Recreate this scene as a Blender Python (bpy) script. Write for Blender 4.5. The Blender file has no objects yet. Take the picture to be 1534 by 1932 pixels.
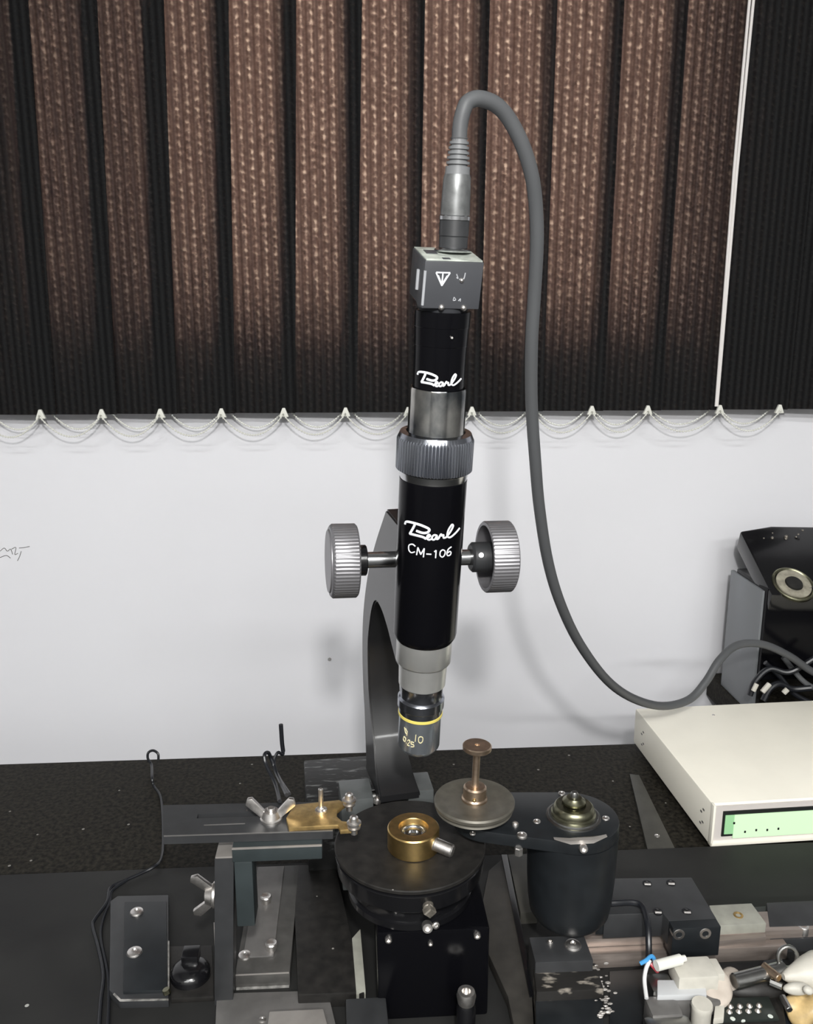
import bpy, bmesh, random
from math import *
from mathutils import Vector, Matrix, Quaternion
random.seed(7)
S = bpy.context.scene
C = S.collection
R = radians

# ------------------------------------------------------------------ camera
FPX, PITCH, YAW, CZ = 1600.0, R(13), R(3.7), 0.45
cd = bpy.data.cameras.new('camera'); cam = bpy.data.objects.new('camera', cd); C.objects.link(cam)
cd.sensor_fit = 'HORIZONTAL'; cd.sensor_width = 36; cd.lens = FPX/1534*36; cd.clip_start = 0.01; cd.clip_end = 50
cam.location = (0, 0, CZ); cam.rotation_euler = (pi/2-PITCH, 0, -YAW)
S.camera = cam
# ------------------------------------------------------------------ daylight outside the window
w = bpy.data.worlds.new('overcast daylight'); S.world = w; w.use_nodes = True
w.node_tree.nodes['Background'].inputs[0].default_value = (0.85, 0.92, 1.0, 1)
w.node_tree.nodes['Background'].inputs[1].default_value = 54.0
# ------------------------------------------------------------------ flash of the camera, ceiling tubes
fl = bpy.data.lights.new('flash', 'POINT'); fl.energy = 20; fl.shadow_soft_size = 0.022; fl.color = (1, 0.985, 0.96)
flo = bpy.data.objects.new('flash', fl); C.objects.link(flo); flo.location = (0.02, -0.14, 0.67)
CEIL_W = 40
# ------------------------------------------------------------------ exposure
S.view_settings.view_transform = 'Standard'; S.view_settings.look = 'None'
S.view_settings.gamma = 1; S.view_settings.use_curve_mapping = False
S.view_settings.exposure = 0.0

# ------------------------------------------------------------------ measuring helpers: a line of sight met with a real plane
def _ray(px, py):
    u = (px-767)/FPX; v = (966-py)/FPX
    y = cos(PITCH)+v*sin(PITCH); z = -sin(PITCH)+v*cos(PITCH)
    c, s = cos(YAW), sin(YAW)
    return Vector((u*c+y*s, -u*s+y*c, z))
def on_z(px, py, z):
    r = _ray(px, py); return Vector((0, 0, CZ))+r*((z-CZ)/r.z)
def on_y(px, py, y):
    r = _ray(px, py); return Vector((0, 0, CZ))+r*(y/r.y)

# ------------------------------------------------------------------ materials
def mat(name, col, rough=0.5, metal=0.0, noise=0.0, nscale=60, bump=0.0, bscale=400, spec=0.5, coat=0.0, col2=None, rvar=0.0, stretch=None):
    m = bpy.data.materials.new(name); m.use_nodes = True
    nt = m.node_tree; b = nt.nodes['Principled BSDF']; L = nt.links
    b.inputs['Base Color'].default_value = (*col, 1); b.inputs['Roughness'].default_value = rough
    b.inputs['Metallic'].default_value = metal; b.inputs['Specular IOR Level'].default_value = spec
    b.inputs['Coat Weight'].default_value = coat; b.inputs['Coat Roughness'].default_value = 0.08
    tc = nt.nodes.new('ShaderNodeTexCoord'); mp = nt.nodes.new('ShaderNodeMapping'); L.new(tc.outputs['Object'], mp.inputs[0])
    if stretch: mp.inputs['Scale'].default_value = stretch
    if noise or col2:
        n = nt.nodes.new('ShaderNodeTexNoise'); n.inputs['Scale'].default_value = nscale; n.inputs['Detail'].default_value = 6
        L.new(mp.outputs[0], n.inputs['Vector'])
        cr = nt.nodes.new('ShaderNodeValToRGB'); L.new(n.outputs['Fac'], cr.inputs[0])
        c2 = col2 if col2 else tuple(min(1, c*(1+noise)) for c in col)
        c1 = col if col2 else tuple(c*(1-noise) for c in col)
        cr.color_ramp.elements[0].position = 0.35; cr.color_ramp.elements[1].position = 0.68
        cr.color_ramp.elements[0].color = (*c1, 1); cr.color_ramp.elements[1].color = (*c2, 1)
        L.new(cr.outputs[0], b.inputs['Base Color'])
        if rvar:
            mr = nt.nodes.new('ShaderNodeMapRange'); mr.inputs['To Min'].default_value = rough-rvar; mr.inputs['To Max'].default_value = rough+rvar
            L.new(n.outputs['Fac'], mr.inputs[0]); L.new(mr.outputs[0], b.inputs['Roughness'])
    if bump:
        n2 = nt.nodes.new('ShaderNodeTexNoise'); n2.inputs['Scale'].default_value = bscale; n2.inputs['Detail'].default_value = 4
        L.new(mp.outputs[0], n2.inputs['Vector'])
        bp = nt.nodes.new('ShaderNodeBump'); bp.inputs['Strength'].default_value = bump; bp.inputs['Distance'].default_value = 0.0004
        L.new(n2.outputs['Fac'], bp.inputs['Height']); L.new(bp.outputs[0], b.inputs['Normal'])
    return m
def speckle(m, scale=90, thr=0.93, col=(0.5, 0.5, 0.47), radius=0.12):
    """scattered pale grit on a dark surface"""
    nt = m.node_tree; L = nt.links; b = nt.nodes['Principled BSDF']
    tc = nt.nodes.new('ShaderNodeTexCoord'); v = nt.nodes.new('ShaderNodeTexVoronoi'); v.inputs['Scale'].default_value = scale
    L.new(tc.outputs['Object'], v.inputs['Vector'])
    sep = nt.nodes.new('ShaderNodeSeparateColor'); L.new(v.outputs['Color'], sep.inputs[0])
    g = nt.nodes.new('ShaderNodeMath'); g.operation = 'GREATER_THAN'; g.inputs[1].default_value = thr; L.new(sep.outputs[0], g.inputs[0])
    l = nt.nodes.new('ShaderNodeMath'); l.operation = 'LESS_THAN'; l.inputs[1].default_value = radius; L.new(v.outputs['Distance'], l.inputs[0])
    mu = nt.nodes.new('ShaderNodeMath'); mu.operation = 'MULTIPLY'; L.new(g.outputs[0], mu.inputs[0]); L.new(l.outputs[0], mu.inputs[1])
    mx = nt.nodes.new('ShaderNodeMix'); mx.data_type = 'RGBA'; L.new(mu.outputs[0], mx.inputs[0])
    src = b.inputs['Base Color']
    if src.is_linked: L.new(src.links[0].from_socket, mx.inputs[6])
    else: mx.inputs[6].default_value = src.default_value
    mx.inputs[7].default_value = (*col, 1); L.new(mx.outputs[2], src)
    return m
M = {}
M['wall'] = mat('white wall paint', (0.79, 0.79, 0.825), 0.7, noise=0.012, nscale=3, bump=0.05, bscale=300)
M['ceiling'] = mat('ceiling paint', (0.35, 0.35, 0.34), 0.8)
M['room'] = mat('beige grey room paint', (0.30, 0.30, 0.30), 0.7)
M['floor'] = mat('grey floor', (0.07, 0.07, 0.07), 0.5, noise=0.1)
M['bench'] = speckle(mat('black stone bench top', (0.006, 0.005, 0.004), 0.6, col2=(0.030, 0.027, 0.020), nscale=260, bump=0.5, bscale=600, spec=0.1), 130, 0.93, (0.26, 0.25, 0.23), 0.16)
M['plate'] = speckle(mat('dark steel base plate', (0.018, 0.018, 0.018), 0.6, col2=(0.028, 0.028, 0.027), nscale=14, bump=0.1, bscale=350, spec=0.15), 60, 0.96, (0.4, 0.4, 0.38), 0.1)
M['black'] = mat('black anodised metal', (0.0115, 0.0135, 0.0155), 0.38, spec=0.45, noise=0.15, nscale=80)
M['matt'] = speckle(mat('worn matt black metal', (0.010, 0.0095, 0.009), 0.5, col2=(0.020, 0.0185, 0.017), nscale=120, bump=0.2, spec=0.35), 150, 0.95, (0.25, 0.24, 0.22), 0.12)
M['grey_black'] = mat('dark grey painted metal', (0.030, 0.031, 0.033), 0.42, noise=0.12, nscale=90, bump=0.05)
M['teal_black'] = mat('dark blue green painted metal', (0.028, 0.036, 0.038), 0.4, noise=0.12, nscale=60)
M['pivot'] = mat('blue grey machined metal', (0.13, 0.14, 0.14), 0.35, 0.3, noise=0.15)
M['scratched'] = mat('scratched black casting', (0.012, 0.012, 0.012), 0.45, col2=(0.14, 0.145, 0.145), nscale=150, bump=0.3, stretch=(.5, 1.6, 1))
M['scratched'].node_tree.nodes['Color Ramp'].color_ramp.elements[0].position = .55
M['dull_bolt'] = mat('dull worn bolt', (0.22, 0.20, 0.17), 0.5, 0.6, noise=0.3, nscale=300)
M['side_grey'] = mat('grey painted side', (0.17, 0.18, 0.19), 0.35)
M['beige_metal'] = mat('beige dusty metal', (0.30, 0.28, 0.22), 0.5, noise=0.3, nscale=120)
M['foot'] = mat('dark worn aluminium', (0.058, 0.056, 0.053), 0.45, noise=0.2, nscale=90)
M['worn_edge_highlight'] = mat('bare worn edge highlight', (0.42, 0.41, 0.39), 0.35, 0.5, noise=0.5, nscale=180)  # pale colour carries the highlight along worn edges
M['bar'] = mat('dull olive grey bar', (0.055, 0.053, 0.046), 0.5, noise=0.15)
M['guide'] = mat('brownish grey plate', (0.030, 0.028, 0.025), 0.5, col2=(0.048, 0.044, 0.039), nscale=60, spec=0.3)
M['scuffed'] = mat('scuffed black metal', (0.014, 0.013, 0.012), 0.45, col2=(0.30, 0.27, 0.23), nscale=110, bump=0.3, stretch=(.7, 1.5, 1))
M['scuffed'].node_tree.nodes['Color Ramp'].color_ramp.elements[0].position = .56
M['grip'] = mat('dull grey plug shell', (0.16, 0.165, 0.165), 0.4, 0.5, noise=0.25, nscale=150)
M['gloss'] = mat('glossy black paint', (0.006, 0.006, 0.007), 0.2, spec=0.5, coat=0.3)
M['tube'] = mat('satin black tube lacquer', (0.003, 0.003, 0.004), 0.2, spec=0.15)
M['arm'] = mat('semi gloss black arm paint', (0.012, 0.012, 0.013), 0.38, spec=0.6, coat=0.2, bump=0.05)
M['chrome'] = mat('polished chrome', (0.66, 0.67, 0.68), 0.2, 1.0)
M['sleeve'] = mat('satin nickel', (0.62, 0.62, 0.60), 0.32, 0.75, noise=0.05, nscale=60)
M['objective'] = mat('objective chrome', (0.42, 0.46, 0.50), 0.24, 0.85)
M['chrome_worn'] = mat('worn chrome with stains', (0.10, 0.11, 0.12), 0.14, 1.0, col2=(0.62, 0.60, 0.56), nscale=55, rvar=0.06, stretch=(1, 1, .7))
M['steel'] = mat('brushed steel', (0.36, 0.36, 0.35), 0.3, 1.0, noise=0.1, nscale=100)
M['knurl'] = mat('knurled chrome', (0.40, 0.42, 0.47), 0.2, 1.0)
M['knob'] = mat('grey knurled metal', (0.30, 0.295, 0.31), 0.42, 0.75, noise=0.08)
M['screw'] = mat('zinc screw', (0.78, 0.75, 0.72), 0.36, 1.0, noise=0.12, nscale=400)
M['brass'] = mat('brass', (0.66, 0.46, 0.19), 0.33, 1.0, noise=0.15, nscale=140)
M['brass_dull'] = mat('dull scratched brass', (0.52, 0.36, 0.15), 0.45, 0.85, noise=0.25, nscale=160, bump=0.1)
M['bronze'] = mat('bronze rod', (0.56, 0.43, 0.32), 0.36, 1.0, noise=0.15, nscale=200)
M['pulley'] = mat('dull grey turned steel', (0.13, 0.122, 0.102), 0.5, 0.5, noise=0.15, nscale=120)
M['olive'] = mat('tarnished olive brass', (0.25, 0.245, 0.17), 0.33, 1.0, noise=0.25, nscale=150)
M['cable'] = mat('grey rubber cable', (0.085, 0.088, 0.092), 0.5, spec=0.3)
M['strain'] = mat('grey rubber strain relief', (0.15, 0.155, 0.16), 0.45)
M['wire'] = mat('thin black wire insulation', (0.010, 0.011, 0.014), 0.35)
M['housing'] = mat('dark grey camera housing', (0.050, 0.052, 0.058), 0.45, noise=0.06, nscale=40)
M['housing_top'] = mat('pale rear plate', (0.40, 0.43, 0.39), 0.4, 0.0, noise=0.3, nscale=160)
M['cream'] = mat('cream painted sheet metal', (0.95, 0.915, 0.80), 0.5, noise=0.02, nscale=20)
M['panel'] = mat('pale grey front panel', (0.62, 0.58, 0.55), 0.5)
M['bezel'] = mat('black display bezel', (0.012, 0.014, 0.013), 0.4)
M['white_print'] = mat('white printed lettering', (0.85, 0.87, 0.92), 0.5)
M['grey_print'] = mat('faded grey print', (0.35, 0.36, 0.38), 0.5)
M['yellow'] = mat('yellow enamel', (0.72, 0.60, 0.14), 0.4)
M['engrave'] = mat('gold filled engraving', (0.72, 0.64, 0.38), 0.45)
M['pale'] = mat('pale green grey metal', (0.30, 0.30, 0.26), 0.5, noise=0.12, nscale=90)
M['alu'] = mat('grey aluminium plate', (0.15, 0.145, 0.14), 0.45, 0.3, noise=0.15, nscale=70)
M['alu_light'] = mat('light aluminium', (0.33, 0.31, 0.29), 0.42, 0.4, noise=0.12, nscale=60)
M['rail'] = mat('ground steel rail', (0.34, 0.29, 0.26), 0.36, 0.6, noise=0.15, nscale=40, stretch=(1, 8, 8))
M['ivory'] = mat('ivory plastic', (0.55, 0.53, 0.47), 0.5, noise=0.08, nscale=90)
M['grey_plastic'] = mat('pale grey plastic', (0.50, 0.51, 0.52), 0.5)
M['blue'] = mat('blue wire insulation', (0.06, 0.30, 0.62), 0.4)
M['white_wire'] = mat('white wire insulation', (0.65, 0.65, 0.65), 0.4)
M['red'] = mat('red wire insulation', (0.5, 0.06, 0.08), 0.4)
M['beads'] = mat('cream plastic bead chain', (0.72, 0.72, 0.66), 0.5)
M['cord'] = mat('white draw cord', (0.75, 0.72, 0.70), 0.6)
M['frame'] = mat('window frame', (0.25, 0.24, 0.23), 0.5)
M['pcb'] = speckle(mat('dark circuit board', (0.02, 0.025, 0.022), 0.4), 150, 0.5, (0.6, 0.65, 0.6), 0.25)
M['skin_foam'] = mat('beige packing foam', (0.50, 0.44, 0.38), 0.8, noise=0.12, nscale=60, bump=0.5, bscale=200)
M['amber'] = mat('amber resin lump', (0.55, 0.40, 0.19), 0.35, noise=0.3, nscale=90, bump=0.4, bscale=150)
M['dark_hole'] = mat('dark recess', (0.006, 0.006, 0.008), 0.5)

def emission(name, col, strength, base=(0.2, 0.3, 0.2)):
    m = mat(name, base, 0.3); b = m.node_tree.nodes['Principled BSDF']
    b.inputs['Emission Color'].default_value = (*col, 1); b.inputs['Emission Strength'].default_value = strength
    return m
M['lcd'] = emission('backlit green display', (0.62, 1.0, 0.55), 0.42, (0.50, 0.62, 0.45))
M['lcd_deep'] = emission('backlit green display edge', (0.35, 0.95, 0.42), 0.22, (0.30, 0.50, 0.28))
M['tube_light'] = emission('fluorescent tube cover', (1, 0.98, 0.95), 3, (0.8, 0.8, 0.8))

def glass():
    m = bpy.data.materials.new('window glass'); m.use_nodes = True; nt = m.node_tree; nt.nodes.clear()
    o = nt.nodes.new('ShaderNodeOutputMaterial'); t = nt.nodes.new('ShaderNodeBsdfTransparent'); g = nt.nodes.new('ShaderNodeBsdfGlossy')
    g.inputs['Roughness'].default_value = 0.02; mx = nt.nodes.new('ShaderNodeMixShader'); mx.inputs[0].default_value = 0.06
    nt.links.new(t.outputs[0], mx.inputs[1]); nt.links.new(g.outputs[0], mx.inputs[2]); nt.links.new(mx.outputs[0], o.inputs[0])
    return m
M['glass'] = glass()

def blind_fabric():
    """dark woven fabric: little light comes back from it, daylight filters through its open weave"""
    m = bpy.data.materials.new('woven blind fabric'); m.use_nodes = True; nt = m.node_tree; nt.nodes.clear(); L = nt.links
    N = nt.nodes.new
    o = N('ShaderNodeOutputMaterial'); tc = N('ShaderNodeTexCoord'); sp = N('ShaderNodeSeparateXYZ'); L.new(tc.outputs['Object'], sp.inputs[0])
    nz = N('ShaderNodeTexNoise'); nz.inputs['Scale'].default_value = 130; nz.inputs['Detail'].default_value = 3; L.new(tc.outputs['Object'], nz.inputs['Vector'])
    def math(op, a, b=None, c=None):
        n = N('ShaderNodeMath'); n.operation = op
        for i, v in enumerate((a, b, c)):
            if v is None: continue
            if isinstance(v, (int, float)): n.inputs[i].default_value = v
            else: L.new(v, n.inputs[i])
        return n.outputs[0]
    j = math('MULTIPLY', nz.outputs['Fac'], 2.4)
    xs = math('MULTIPLY_ADD', sp.outputs['X'], 2*pi/0.0108, j)
    zs = math('MULTIPLY_ADD', sp.outputs['Z'], 2*pi/0.0088, math('MULTIPLY_ADD', nz.outputs['Fac'], 7.0, math('MULTIPLY', xs, 0.5)))
    cx = math('POWER', math('MULTIPLY_ADD', math('SINE', xs), 0.5, 0.5), 2.0)
    cz = math('POWER', math('MULTIPLY_ADD', math('SINE', zs), 0.5, 0.5), 2.0)
    dots = math('MULTIPLY', cx, cz)
    n2 = N('ShaderNodeTexNoise'); n2.inputs['Scale'].default_value = 260; n2.inputs['Detail'].default_value = 2; L.new(tc.outputs['Object'], n2.inputs['Vector'])
    xf = math('MULTIPLY_ADD', math('SINE', math('MULTIPLY', sp.outputs['X'], 2*pi/0.0036)), 0.5, 0.5)
    lines = math('MULTIPLY', xf, 0.22)
    f = math('MULTIPLY', math('ADD', math('ADD', math('MULTIPLY', dots, 0.62), lines), math('MULTIPLY_ADD', cx, 0.18, 0.19)), math('MULTIPLY_ADD', n2.outputs['Fac'], 1.7, -0.15))
    cr = N('ShaderNodeValToRGB'); L.new(f, cr.inputs[0])
    e = cr.color_ramp.elements; e[0].position = 0.0; e[0].color = (0.035, 0.023, 0.018, 1); e[1].position = 0.95; e[1].color = (0.155, 0.128, 0.105, 1)
    k = cr.color_ramp.elements.new(0.38); k.color = (0.076, 0.056, 0.046, 1)
    tr = N('ShaderNodeBsdfTranslucent'); L.new(cr.outputs[0], tr.inputs[0])
    # closed face of the weave: fine vertical ribs
    rb = math('MULTIPLY_ADD', math('SINE', math('MULTIPLY', sp.outputs['X'], 2*pi/0.0075)), 0.5, 0.5)
    cr2 = N('ShaderNodeValToRGB'); L.new(rb, cr2.inputs[0]); e = cr2.color_ramp.elements
    e[0].color = (0.009, 0.009, 0.0095, 1); e[1].color = (0.017, 0.0175, 0.018, 1)
    df = N('ShaderNodeBsdfDiffuse'); L.new(cr2.outputs[0], df.inputs[0])
    ad = N('ShaderNodeAddShader'); L.new(tr.outputs[0], ad.inputs[0]); L.new(df.outputs[0], ad.inputs[1]); L.new(ad.outputs[0], o.inputs[0])
    return m
M['fabric'] = blind_fabric()

# ------------------------------------------------------------------ mesh helpers
OFF = {}
def tag(o, label=None, cat=None, group=None, kind=None):
    if label: o['label'] = label
    if cat: o['category'] = cat
    if group: o['group'] = group
    if kind: o['kind'] = kind
    return o
def thing(name, loc, label, cat, group=None):
    o = bpy.data.objects.new(name, None); o.empty_display_size = 0.02; C.objects.link(o); o.location = loc
    OFF[o.name] = Vector(loc); return tag(o, label, cat, group)
def obj(name, bm, m, parent=None, smooth=True, angle=35):
    bmesh.ops.recalc_face_normals(bm, faces=bm.faces)
    off = OFF[parent.name] if parent else Vector((0, 0, 0))
    own = Vector((0, 0, 0))
    if not parent:
        mn = Vector([min(v.co[i] for v in bm.verts) for i in range(3)]); mx = Vector([max(v.co[i] for v in bm.verts) for i in range(3)])
        own = Vector(((mn.x+mx.x)/2, (mn.y+mx.y)/2, mn.z)); off = own
    bmesh.ops.translate(bm, verts=bm.verts, vec=-off)
    me = bpy.data.meshes.new(name)
    for f in bm.faces: f.smooth = smooth
    if smooth:
        for e in bm.edges:
            if len(e.link_faces) == 2 and e.calc_face_angle(0) > R(angle): e.smooth = False
    bm.to_mesh(me); bm.free()
    o = bpy.data.objects.new(name, me); C.objects.link(o); me.materials.append(M[m] if isinstance(m, str) else m)
    if parent: o.parent = parent
    else: o.location = own
    OFF[o.name] = off
    return o
def B(): return bmesh.new()
def bx(bm, lo, hi, bev=0.0, mtx=None):
    r = bmesh.ops.create_cube(bm, size=1); vs = r['verts']
    for v in vs:
        v.co = Vector([lo[i]+(v.co[i]+.5)*(hi[i]-lo[i]) for i in range(3)])
    if bev:
        es = list({e for v in vs for e in v.link_edges})
        rr = bmesh.ops.bevel(bm, geom=es, offset=bev, segments=2, affect='EDGES', profile=0.6); vs = list({v for f in rr['faces'] for v in f.verts} | {v for v in vs if v.is_valid})
    if mtx is not None: bmesh.ops.transform(bm, matrix=mtx, verts=vs)
    return bm
def frame_of(p, d, up=Vector((0, 0, 1))):
    """matrix whose Z runs along d, at p"""
    z = Vector(d).normalized(); x = up.cross(z)
    if x.length < 1e-4: x = Vector((1, 0, 0)).cross(z) if abs(z.x) < .9 else Vector((0, 1, 0)).cross(z)
    x.normalize(); y = z.cross(x)
    m = Matrix((x, y, z)).transposed().to_4x4(); m.translation = Vector(p); return m
def lathe(bm, prof, mtx, n=48, rfun=None):
    """prof: (t, r) along local Z; rfun(i, k, r) may vary the radius (knurls)"""
    rings = []
    for k, (t, r) in enumerate(prof):
        if r < 1e-6: rings.append([bm.verts.new(mtx @ Vector((0, 0, t)))]); continue
        rings.append([bm.verts.new(mtx @ Vector(((rfun(i, k, r) if rfun else r)*cos(2*pi*i/n), (rfun(i, k, r) if rfun else r)*sin(2*pi*i/n), t))) for i in range(n)])
    for a, b in zip(rings, rings[1:]):
        if len(a) == 1 and len(b) == 1: continue
        for i in range(n):
            j = (i+1) % n
            if len(a) == 1: bm.faces.new((a[0], b[j], b[i]))
            elif len(b) == 1: bm.faces.new((a[i], a[j], b[0]))
            else: bm.faces.new((a[i], a[j], b[j], b[i]))
    return bm
def rod(bm, a, b, r, n=20, c=0.15):
    a = Vector(a); b = Vector(b); L_ = (b-a).length; e = min(r, L_/2)*c
    return lathe(bm, [(0, 0), (0, r-e), (e, r), (L_-e, r), (L_, r-e), (L_, 0)], frame_of(a, b-a), n)
def spline(pts, sub=8):
    P = [Vector(p) for p in pts]; P = [P[0]*2-P[1]]+P+[P[-1]*2-P[-2]]; out = []
    for i in range(1, len(P)-2):
        for s in range(sub):
            t = s/sub; a, b, c, d = P[i-1:i+3]
            out.append(0.5*((2*b)+(c-a)*t+(2*a-5*b+4*c-d)*t*t+(3*b-a-3*c+d)*t**3))
    out.append(P[-2]); return out
def tube(bm, pts, r, n=12, rfun=None):
    pts = [Vector(p) for p in pts]; prev = None; up = None
    rings = []
    for i, p in enumerate(pts):
        d = (pts[min(i+1, len(pts)-1)]-pts[max(i-1, 0)]).normalized()
        if up is None:
            up = Vector((0, 1, 0)) if abs(d.y) < .9 else Vector((1, 0, 0))
        x = (up-d*up.dot(d)).normalized(); up = x; y = d.cross(x)
        rr = rfun(i/(len(pts)-1)) if rfun else r
        rings.append([bm.verts.new(p+x*rr*cos(2*pi*k/n)+y*rr*sin(2*pi*k/n)) for k in range(n)])
    for a, b in zip(rings, rings[1:]):
        for k in range(n): bm.faces.new((a[k], a[(k+1) % n], b[(k+1) % n], b[k]))
    bm.faces.new(rings[0][::-1]); bm.faces.new(rings[-1])
    return bm
def prism(bm, poly, vec, bev=0.0):
    vec = Vector(vec)
    a = [bm.verts.new(Vector(p)) for p in poly]; b = [bm.verts.new(Vector(p)+vec) for p in poly]
    n = len(a); fs = [bm.faces.new(a[::-1]), bm.faces.new(b)]+[bm.faces.new((a[i], a[(i+1) % n], b[(i+1) % n], b[i])) for i in range(n)]
    if bev:
        es = list({e for f in fs for e in f.edges})
        bmesh.ops.recalc_face_normals(bm, faces=fs)
        bmesh.ops.bevel(bm, geom=es, offset=bev, segments=2, affect='EDGES', profile=0.6)
    return bm
def slab(bm, px, top, bottom, bev=0.0006):
    """a flat plate whose top outline is read off at height top"""
    return prism(bm, [on_z(x, y, top) for x, y in px], (0, 0, bottom-top), bev)
def strokes(bm, lines, fn, r, n=6):
    for ln in lines:
        pts = ln if len(ln) < 3 else [tuple(v) for v in spline([(a, b, 0) for a, b in ln], 5)]
        tube(bm, [fn(p[0], p[1]) for p in pts], r, n)
    return bm

# shared screw meshes -------------------------------------------------
def mesh_from(bm, name, m):
    bmesh.ops.recalc_face_normals(bm, faces=bm.faces)
    me = bpy.data.meshes.new(name)
    for f in bm.faces: f.smooth = True
    for e in bm.edges:
        if len(e.link_faces) == 2 and e.calc_face_angle(0) > R(35): e.smooth = False
    bm.to_mesh(me); bm.free(); me.materials.append(M[m]); return me
I4 = Matrix.Identity(4)
def hexr(rad):
    return [(rad*cos(pi/3*i), rad*sin(pi/3*i)) for i in range(6)]
def screw_cap():   # unit radius socket cap, height 1
    b = B(); lathe(b, [(-0.3, 0), (-0.3, 1), (0.8, 1), (1.0, 0.88), (1.0, 0.52), (0.35, 0.50), (0.35, 0)], I4, 20)
    return mesh_from(b, 'screw_cap', 'screw')
def screw_flat():  # domed head with a cross recess
    b = B(); lathe(b, [(-0.3, 0), (-0.3, 1), (0.0, 1), (0.22, 0.9), (0.36, 0.6), (0.38, 0.34), (0.2, 0.2), (0.2, 0)], I4, 20)
    return mesh_from(b, 'screw_flat', 'screw')
SC, SF = screw_cap(), screw_flat()
def put_screw(me, p, r, parent, d=(0, 0, 1), name='screw', spin=0):
    o = bpy.data.objects.new(name, me); C.objects.link(o); o.parent = parent
    m = frame_of(Vector(p)-OFF[parent.name], d); o.matrix_local = m @ Matrix.Rotation(spin, 4, 'Z') @ Matrix.Scale(r, 4); OFF[o.name] = OFF[parent.name]
    return o

# ================================================================== SETTING
def struct(name, bm, m, parent=None): return tag(obj(name, bm, m, parent, smooth=False), kind='structure')
XL, XR, YB, YW, ZF, ZC = -1.7, 2.1, -2.4, 1.0, -0.75, 1.95
sill = on_y(767, 598, YW).z
wx1 = on_y(1290, 400, YW).x; WX0 = -.335; WZ1 = 1.37
b = B(); bx(b, (XL, YW, ZF), (XR, YW+.15, sill)); bx(b, (XL, YW, WZ1), (XR, YW+.15, ZC)); bx(b, (XL, YW, sill), (WX0, YW+.15, WZ1)); bx(b, (wx1, YW, sill), (XR, YW+.15, WZ1))
struct('wall_back', b, 'wall')
b = B(); bx(b, (XL-.1, YB, ZF), (XL, YW+.15, ZC)); struct('wall_left', b, 'room')
b = B(); bx(b, (XR, YB, ZF), (XR+.1, YW+.15, ZC)); struct('wall_right', b, 'room')
b = B(); bx(b, (XL-.1, YB-.1, ZF), (XR+.1, YB, ZC)); struct('wall_front', b, 'room')
b = B(); bx(b, (XL-.1, YB-.1, ZF-.1), (XR+.1, YW+.15, ZF)); struct('floor', b, 'floor')
b = B(); bx(b, (XL-.1, YB-.1, ZC), (XR+.1, YW+.15, ZC+.1)); struct('ceiling', b, 'ceiling')
win = bpy.data.objects.new('window_1', None); C.objects.link(win); win.location = (-.1, YW+.06, sill); OFF[win.name] = Vector(win.location); win['kind'] = 'structure'
b = B()
for lo, hi in (((WX0, YW+.04, sill), (wx1, YW+.09, sill+.02)), ((WX0, YW+.04, WZ1-.03), (wx1, YW+.09, WZ1)), ((WX0, YW+.04, sill), (WX0+.01, YW+.09, WZ1)), ((wx1-.02, YW+.04, sill), (wx1, YW+.09, WZ1))): bx(b, lo, hi)
obj('window_frame', b, 'frame', win, False)
mxc = on_y(215, 250, YW).x
b = B(); bx(b, (mxc-.022, YW+.035, sill), (mxc+.050, YW+.09, WZ1-.001), .002); obj('mullion', b, 'frame', win, False)
b = B(); bx(b, (WX0+.005, YW+.062, sill+.01), (wx1-.01, YW+.066, WZ1-.01)); obj('pane', b, 'glass', win, False)

# pencil scribble and a spot on the wall
sc = B()
def wallp(x, y): return on_y(x, y, YW)
strokes(sc, [[(0, 1040), (8, 1034), (14, 1040), (20, 1036), (24, 1046)], [(22, 1036), (30, 1033), (28, 1046), (34, 1044)], [(36, 1034), (46, 1033), (56, 1031)], [(40, 1040), (37, 1050), (33, 1058)], [(0, 1052), (12, 1048), (20, 1053)]], wallp, 0.00045, 5)
tag(obj('pencil_mark', sc, 'alu'), 'small grey pencil scribble on the white wall at far left', 'mark')
b = B(); rod(b, on_y(622, 1244, YW+.001), on_y(622, 1244, YW-.0012), 0.0022, 12); tag(obj('nail_head', b, 'alu'), 'tiny grey nail head in the white wall left of the microscope', 'nail')

ZL = 1.55
# ceiling lamps (behind and above the camera)
for i, (lx, ly) in enumerate(((-0.75, -1.9), (0.75, -1.9), (0.0, -1.1))):
    t = thing('ceiling_light', (lx, ly, ZL), ('long fluorescent ceiling light to the left behind the camera', 'long fluorescent ceiling light to the right behind the camera', 'long fluorescent ceiling light above the bench')[i], 'lamp', 'ceiling lights')
    b = B(); bx(b, (lx-.62, ly-.09, ZL), (lx+.62, ly+.09, ZL+.05), .004); bx(b, (lx-.5, ly-.004, ZL+.05), (lx-.492, ly+.004, ZC)); bx(b, (lx+.492, ly-.004, ZL+.05), (lx+.5, ly+.004, ZC)); obj('lamp_housing', b, 'ceiling', t)
    la = bpy.data.lights.new('ceiling_lamp', 'AREA'); la.shape = 'RECTANGLE'; la.size = 1.2; la.size_y = .14; la.energy = CEIL_W*(1.0 if i < 2 else .7); la.color = (1, 1, 0.98)
    lo = bpy.data.objects.new('lamp_light', la); C.objects.link(lo); lo.location = (lx, ly, ZL-.006)

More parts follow.
